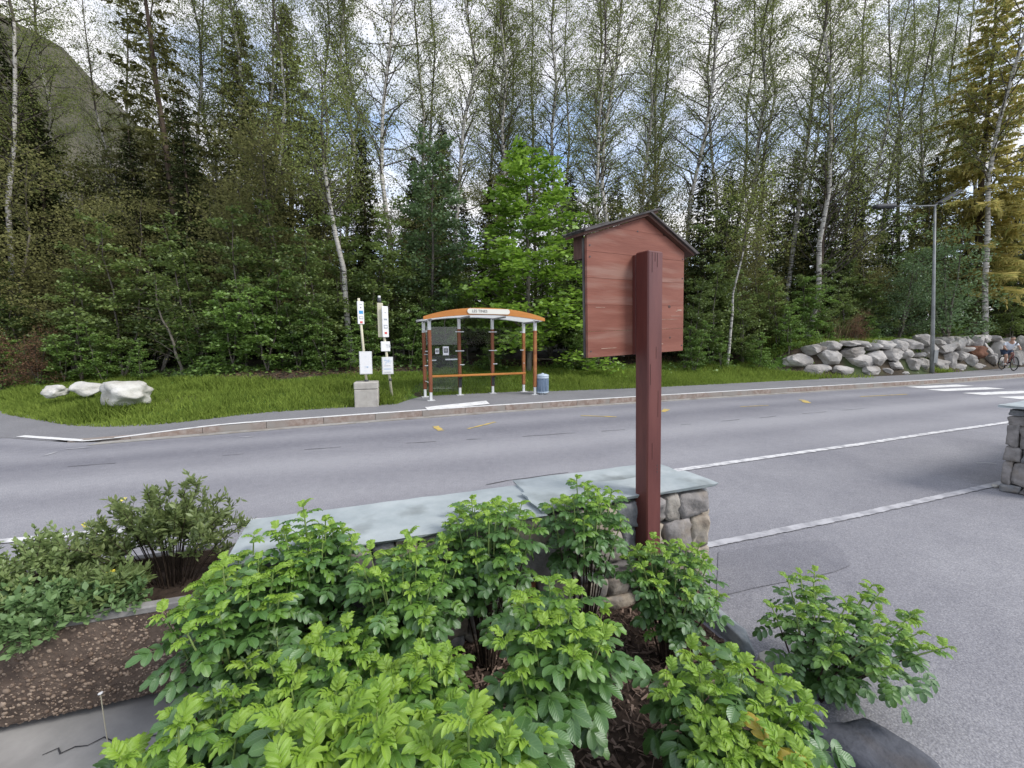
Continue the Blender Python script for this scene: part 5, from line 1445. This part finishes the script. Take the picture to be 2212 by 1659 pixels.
ROSES = [
    (-.13, 1.98, .27, .91, 22, 'tallest bushy rose clump against the middle of the wall', .84, 1, (0, 0), 1.0, 0),
    (.38, 2.12, .20, .94, 17, 'upright rose bush with bare canes just left of the board post', .82, 2, (0, 0), 1.0, 0),
    (.80, 2.00, .25, .64, 23, 'rose bush at the right of the post in front of the wall end', .76, 3, (0, 0), 1.0, 0),
    (1.42, 1.80, .36, .46, 24, 'outermost rose bush sprawling over the asphalt at the right', .80, 4, (.16, .02), .7, 0),
    (-.88, 1.76, .20, .93, 17, 'rose clump whose tips cover the left half of the coping', .80, 5, (0, 0), 1.0, 0),
    (-.46, 1.66, .27, .82, 23, 'wide rose bush left of the dark gap in the bed', .86, 6, (0, 0), 1.0, 0),
    (-1.04, 1.50, .25, .84, 23, 'rose bush beside the right end of the brown planter', .86, 7, (0, 0), 1.0, 0),
    (-.66, 1.27, .25, .68, 21, 'rose bush in the second row left of centre, tips level with the planter foot', 1.0, 8, (0, 0), .8, 0),
    (-.88, 1.02, .24, .60, 19, 'leftmost front rose bush above the pale paving slab', 1.1, 9, (0, 0), .8, 0),
    (.15, 1.42, .23, .74, 18, 'rose bush in the middle of the bed with bare dark canes below', 1.05, 10, (0, 0), 1.0, 0),
    (-.28, 1.16, .20, .66, 17, 'rose bush left of the mulch gap with large leaf rosettes', 1.12, 11, (0, 0), 1.0, 0),
    (-.44, .90, .20, .76, 14, 'big-leaved rose bush cut by the bottom edge left of centre', 1.35, 12, (0, 0), 1.0, 0),
    (-.10, .86, .17, .76, 11, 'big-leaved rose bush cut by the bottom edge at the centre', 1.38, 13, (0, 0), 1.0, 0),
    (.72, 1.30, .28, .52, 21, 'fresh green rose bush in front at the right of the bed', 1.08, 14, (.04, 0), 1.3, 0),
    (.66, .98, .24, .46, 17, 'lowest rose bush at the bottom right with some yellow leaves', 1.1, 15, (0, 0), .7, .05),
    (-1.17, 1.74, .13, .80, 10, 'small rose bush squeezed between the planter end and the coping', .80, 17, (0, 0), 1.0, 0),
    (-1.04, .76, .26, .54, 18, 'low rose bush in the bottom left corner of the bed', 1.25, 16, (0, 0), .8, 0),
]
for (x, y, rad, H, n, lbl, lsc, sd_, ln, nw, yl) in ROSES:
    rose(x, y, rad, H, n, lbl, lsc, sd_, ln, newish=nw, yellow=yl, inner=10 if sd_ in (2, 10) else 55)

# mugwort weeds between the front roses
m_weed = rosemat('mugwort_leaf', (.11, .19, .075), (.16, .25, .10), (.28, .36, .2), .1, .25)
def weed(px, py, Y, lbl, seed):
    rnd = random.Random(seed); x, y, z = D(px, py, Y)
    e = empty('mugwort', (x, y, .01), label=lbl, cat='weed', group='mugwort weeds')
    MB().tube([(0, 0, 0), (.01, 0, z * .6), (0, 0, z)], [.004, .0035, .002], 5, False).build('stem', m_gstem, e, True)
    for k in range(16):
        g = leaflet(.07 * (1 - .03 * k + .02), .022, .35, .7, 6, seed=k)
        M4 = leafmatrix(Vector((0, 0, z - .008 * k - .002)), 2.4 * k, R(60 - 4.5 * k), 0, .6 + .035 * k)
        o = obj('leaf', mesh('leaf', g[0], g[1], m_weed, True, g[2]), e); o.matrix_local = M4
        for s in (-1, 1):
            g2 = leaflet(.035, .012, .3, .5, 4, seed=k + 50)
            o = obj('leaf', mesh('leaf', g2[0], g2[1], m_weed, True, g2[2]), e)
            o.matrix_local = M4 @ Matrix.Translation((0, .03, -.004)) @ Matrix.Rotation(R(-s * 40), 4, 'Z')
weed(540, 1420, 1.32, 'grey-green mugwort shoot with pointed leaves among the left rose bushes', 1)
weed(598, 1380, 1.38, 'second mugwort shoot, right of the other pointed-leaf weed', 2)
weed(475, 1500, 1.15, 'lower mugwort shoot near the pale slab', 3)
# dry dandelion stalk at the trough's foot
xx, yy, zz_ = D(217, 1498, 1.5)
ds = empty('seed_stalk', (xx, yy, 0), label='pale dry stalk with a small white head at the foot of the planter', cat='weed')
MB().tube([(.01, 0, 0), (.003, 0, zz_ * .6), (0, 0, zz_)], .0018, 5).build('stalk', m_pole, ds)
MB().add(rock_geo(.008, .008, .006, 4, 2)).build('head', m_sgn, ds).location = (0, 0, zz_)

# ------------------------------------------------------------------ shrubs in the trough
l_pot = leafmat('potentilla_leaf', (.17, .235, .08), (.36, .46, .18), .42, .03)
l_spi = leafmat('spiraea_leaf', (.14, .19, .065), (.34, .41, .15), .5, .03, cc=(.46, .28, .12))
l_lav = leafmat('grey_green_leaf', (.13, .22, .085), (.26, .40, .16), .4, .03)
m_petal = M('yellow_petal', (.80, .68, .08), .6)
TRM = Matrix.Translation((-1.42, 1.79, 0)) @ Matrix.Rotation(ta, 4, 'Z')
def shrub(cx, cy, rx, ry, H, n, lsz, mat, lbl, seed, spill=0.0, twigs=50, up=.5, asp=.34, tall=False):
    rng = np.random.default_rng(seed)
    o = TRM @ Vector((cx, cy, TH - .08))
    e = empty('shrub', o, ta, label=lbl, cat='shrub', group='shrubs in the planter')
    Wd = MB(); P = []
    for t in range(twigs):
        a = rng.uniform(0, 6.28); r = math.sqrt(rng.uniform(0, 1))
        tx, ty = rx * r * math.cos(a), ry * r * math.sin(a)
        hz = H * (1 - .45 * r * r) * rng.uniform(.7, 1.1)
        if spill and ty < 0: hz = hz - spill * r * rng.uniform(0, 1.2); ty -= spill * .6 * r
        p0 = Vector((tx * .25, ty * .25, 0)); p2 = Vector((tx, ty, hz)); p1 = Vector((tx * .5, ty * .5, max(hz, H * .5) * .65 + .02))
        pts = [p0 * (1 - q) ** 2 + p1 * 2 * q * (1 - q) + p2 * q * q for q in (0, .25, .5, .75, 1)]
        Wd.tube(pts, [.003, .0026, .002, .0015, .001], 3, False)
        for q in range(5):
            b0 = along(pts, rng.uniform(.45, .95)); dv = Vector(tuple(rng.normal(size=3) * .5)) + Vector((0, 0, .8)); b1 = b0 + dv.normalized() * rng.uniform(.03, .09)
            Wd.tube([b0, b1], [.0013, .0008], 3, False); P.append((*b0, *b1))
        P.append((*pts[3], *pts[4])); P.append((*pts[2], *pts[3]))
    P = np.array(P); idx = rng.integers(0, len(P), n); t = rng.uniform(0, 1.1, (n, 1))
    C = P[idx, :3] * (1 - t) + P[idx, 3:] * t
    ax = P[idx, 3:] - P[idx, :3]; ax /= np.linalg.norm(ax, axis=1, keepdims=True) + 1e-6
    Ad = rdir(rng, n) * .9 + ax * .8; Ad[:, 2] += .1; Ad /= np.linalg.norm(Ad, axis=1, keepdims=True)
    U = rdir(rng, n); U[:, 2] *= .5; B = U - Ad * np.sum(U * Ad, 1, keepdims=True); B /= np.linalg.norm(B, axis=1, keepdims=True)
    s = lsz * rng.uniform(.6, 1.2, (n, 1)) * .5
    C = C + Ad * s
    # five-cornered pointed leaves
    q = np.stack([C - Ad * s, C + B * s * asp - Ad * s * .1, C + B * s * asp * .7 + Ad * s * .5, C + Ad * s, C - B * s * asp * .7 + Ad * s * .5, C - B * s * asp - Ad * s * .1], 1).reshape(-1, 3)
    Wd.build('stems', m_stem, e)
    obj('foliage', mesh_quads('foliage', q, mat, 6), e, kind='stuff')
    return e
s_up = shrub(-.24, .32, .40, .26, .52, 6800, .034, l_spi, 'upright dark twiggy shrub with reddish tips at the right end of the planter', 1, twigs=60, asp=.34)
s_po = shrub(-.78, .28, .42, .30, .34, 9500, .026, l_pot, 'grey-green shrub with yellow flowers spreading over the left of the planter', 2, .06, 80, asp=.5)
s_lo = shrub(-.62, .06, .40, .12, .20, 5200, .034, l_lav, 'low bluish green leafy plant spilling over the planter front', 3, .14, 60, asp=.55)
s_mid = shrub(-.42, .16, .18, .12, .20, 2400, .046, l_pot, 'small clump with longer pointed olive leaves in the middle of the planter', 4, .03, 26, asp=.26)
s_far = shrub(-1.25, .24, .32, .28, .26, 6000, .028, l_pot, 'grey-green shrub at the hidden left end of the planter', 5, .1, 50, asp=.5)
def flower(px, py, Y, par):
    x, y, z = D(px, py, Y)
    v = [(0, 0, 0)]; f = []
    for k in range(5):
        a = 2 * math.pi * k / 5
        n = len(v)
        for r, da, h in ((.003, -.3, .001), (.012, -.5, .004), (.0165, -.15, .005), (.0165, .15, .005), (.012, .5, .004), (.003, .3, .001)):
            v.append((r * math.cos(a + da), r * math.sin(a + da), h))
        f.append(tuple(range(n, n + 6)))
    o = obj('flower', mesh('flower', v, f, m_petal), par)
    o.matrix_parent_inverse = par.matrix_world.inverted() if False else (Matrix.Translation(par.location) @ par.rotation_euler.to_matrix().to_4x4()).inverted()
    o.location = (x, y, z); o.rotation_euler = (random.uniform(-.5, .9), random.uniform(-.5, .5), random.uniform(0, 6))
for px, py, Y, pr in [(208, 1075 + 120, 1.88, s_po), (240, 1236, 1.80, s_po), (34, 1268, 1.74, s_po), (95, 1270, 1.72, s_po), (268, 1102 - 22, 2.12, s_po), (182, 1136, 2.05, s_po), (222, 1130, 2.05, s_po), (130, 1227, 1.85, s_po), (665, 1185, 1.9, s_po)][:8]:
    flower(px, py, Y, pr)
flower(432, 1178 + 5, 2.0, s_up)

# ------------------------------------------------------------------ cyclist
cb = G(2176, 800, .12)
CW = Vector((cb[0], cb[1], kz(30)))
kpx = CW.y / FPX
m_skin = M('skin', (.42, .25, .18), .6); m_shirt = M('white_tshirt', (.72, .76, .82), .8); m_short = M('dark_blue_shorts', (.035, .055, .10), .8)
m_hair = M('dark_hair', (.03, .022, .018), .7); m_tyre = M('tyre_rubber', (.02, .02, .02), .8); m_frame = M('dark_red_frame', (.14, .03, .04), .4)
heading = R(-118)       # riding towards the camera and slightly left
bk = empty('bicycle', CW, heading, label='dark bicycle ridden by the cyclist on the pavement at the right edge', cat='bicycle')
def wheel(x):
    wv = []
    tor = []
    for ri, nm in ((.33, 'tyre'),):
        v, f = [], []
        for i in range(28):
            a = 2 * math.pi * i / 28
            for j in range(6):
                b = 2 * math.pi * j / 6; r = .335 + .022 * math.cos(b)
                v.append((x + r * math.cos(a), .022 * math.sin(b), .357 + r * math.sin(a)))
        for i in range(28):
            for j in range(6):
                f.append((i * 6 + j, ((i + 1) % 28) * 6 + j, ((i + 1) % 28) * 6 + (j + 1) % 6, i * 6 + (j + 1) % 6))
    wh = obj('wheel', mesh('wheel', v, f, m_tyre, True), bk)
    k = MB()
    for i in range(14):
        a = 2 * math.pi * i / 14; k.tube([(x, 0, .357), (x + .315 * math.cos(a), 0, .357 + .315 * math.sin(a))], .0025, 3, False)
    k.tube([(x, -.05, .357), (x, .05, .357)], .025, 8)
    k.build('spokes', m_galv, wh)
wheel(.53); wheel(-.53)
fr = MB()
for a, b, r in [((-.53, 0, .357), (-.10, 0, .30), .012), ((-.53, 0, .357), (-.22, 0, .80), .011), ((-.10, 0, .30), (-.24, 0, .86), .017), ((-.10, 0, .30), (.36, 0, .78), .019), ((-.22, 0, .80), (.34, 0, .86), .017), ((.34, 0, .92), (.38, 0, .74), .02), ((.38, 0, .74), (.53, .0, .357), .016)]:
    fr.tube([a, b], r, 8)
fr.build('frame', m_frame, bk, True)
MB().tube([(.34, 0, .92), (.33, 0, 1.0)], .015, 8).tube([(.30, -.27, 1.03), (.36, -.1, 1.01), (.36, .1, 1.01), (.30, .27, 1.03)], .013, 8).build('handlebar', m_dark, bk, True)
MB().add(rock_geo(.13, .07, .03, 6, 2)).build('saddle', m_dark, bk, True).location = (-.26, 0, .90)
MB().tube([(-.10, -.09, .30), (.05, -.09, .22), (.05, -.17, .22)], .012, 6).tube([(-.10, .09, .30), (-.25, .09, .38), (-.25, .17, .38)], .012, 6).tube([(-.10, -.09, .30), (-.10, .09, .30)], .03, 10).build('crank', m_galv, bk, True)
def skin_obj(name, nodes, edges, mat, par, sub=2, root=0):
    me = bpy.data.meshes.new(name); me.from_pydata([n[0] for n in nodes], edges, []); 
    o = bpy.data.objects.new(name, me); COL.objects.link(o); o.parent = par
    md = o.modifiers.new('skin', 'SKIN')
    for i, n in enumerate(nodes):
        r = n[1]; me.skin_vertices[0].data[i].radius = r if isinstance(r, tuple) else (r, r)
    me.skin_vertices[0].data[root].use_root = True
    s = o.modifiers.new('sub', 'SUBSURF'); s.levels = sub; s.render_levels = sub
    me.materials.append(mat)
    dg = bpy.context.evaluated_depsgraph_get(); m2 = bpy.data.meshes.new_from_object(o.evaluated_get(dg))
    o.modifiers.clear(); o.data = m2; m2.polygons.foreach_set('use_smooth', [True] * len(m2.polygons))
    if not m2.materials: m2.materials.append(mat)
    return o
pe = empty('person', CW, heading, label='cyclist in a white t-shirt and dark shorts leaning forward over the handlebar', cat='person')
# body skeleton (x forward)
nd = [((-.24, 0, .98), .13), ((-.12, 0, 1.16), .125), ((.02, 0, 1.33), .14), ((.12, 0, 1.43), .07), ((.15, 0, 1.50), .055), ((.19, 0, 1.58), .095), ((.20, 0, 1.66), .09)]
nd += [((.03, -.17, 1.36), .055), ((.16, -.27, 1.17), .042), ((.31, -.245, 1.07), .032), ((.03, .17, 1.36), .055), ((.16, .27, 1.17), .042), ((.31, .245, 1.07), .032)]
nd += [((-.22, -.10, .94), .09), ((.10, -.13, .72), .065), ((.02, -.12, .30), .038), ((.12, -.12, .25), .035), ((-.22, .10, .94), .09), ((.02, .13, .80), .065), ((-.24, .12, .46), .038), ((-.16, .12, .41), .035)]
ed = [(0, 1), (1, 2), (2, 3), (3, 4), (4, 5), (5, 6), (2, 7), (7, 8), (8, 9), (2, 10), (10, 11), (11, 12), (0, 13), (13, 14), (14, 15), (15, 16), (0, 17), (17, 18), (18, 19), (19, 20)]
skin_obj('body', nd, ed, m_skin, pe)
skin_obj('t_shirt', [((-.23, 0, 1.00), .145), ((-.12, 0, 1.16), .143), ((.02, 0, 1.33), .155), ((.09, 0, 1.41), .085), ((.03, -.18, 1.36), .072), ((.12, -.25, 1.22), .062), ((.03, .18, 1.36), .072), ((.12, .25, 1.22), .062)], [(0, 1), (1, 2), (2, 3), (2, 4), (4, 5), (2, 6), (6, 7)], m_shirt, pe)
skin_obj('shorts', [((-.24, 0, .96), .150), ((-.18, -.11, .91), .110), ((.05, -.13, .765), .090), ((-.18, .11, .91), .110), ((-.03, .13, .82), .090)], [(0, 1), (1, 2), (0, 3), (3, 4)], m_short, pe)
skin_obj('hair', [((.15, 0, 1.62), .10), ((.19, 0, 1.70), .10)], [(0, 1)], m_hair, pe)
for s, ax, az_ in ((-1, .02, .24), (1, -.24, .40)):
    MB().tube([(ax, s * .12, az_ + .02), (ax, s * .12, az_ + .14)], .047, 8).build('sock', m_sgn, pe, True)
    MB().add(rock_geo(.14, .048, .045, 7, 2, .05, .4)).build('shoe', m_black, pe, True).location = (ax + .08, s * .12, az_ - .01)
for s in (-1, 1):
    h = MB()
    for fi in range(4):
        h.tube([(.31 - .0 * fi, s * (.215 + .018 * fi), 1.065), (.345, s * (.215 + .018 * fi), 1.062), (.352, s * (.215 + .018 * fi), 1.035), (.335, s * (.215 + .018 * fi), 1.015)], [.011, .010, .009, .007], 6)
    h.tube([(.30, s * .215, 1.06), (.32, s * .205, 1.035), (.345, s * .205, 1.02)], [.011, .010, .008], 6)
    h.build('hand', m_skin, pe, True)
# stone lying by the second wall and small litter
for px, py, r, lbl in [(2150, 1052, .03, 'small white pebble at the foot of the second stone wall')]:
    p = G(px, py); o = obj('pebble', mesh('pebble', *rock_geo(r * 1.3, r, r * .7, 5, 2), m_rockw, True), label=lbl, cat='pebble'); o.location = (p[0], p[1], .01)
# leave the road free of shade marks; a few twigs on the tarmac
for px, py, l, lbl in [(2130, 1002, .10, 'pale straw lying on the tarmac left of the second wall')]:
    p = G(px, py); MB().tube([(p[0] - l, p[1] + .02, .008), (p[0], p[1], .016), (p[0] + l, p[1] - .03, .010)], .004, 5).build('straw', m_sgn, None, label=lbl, cat='straw')
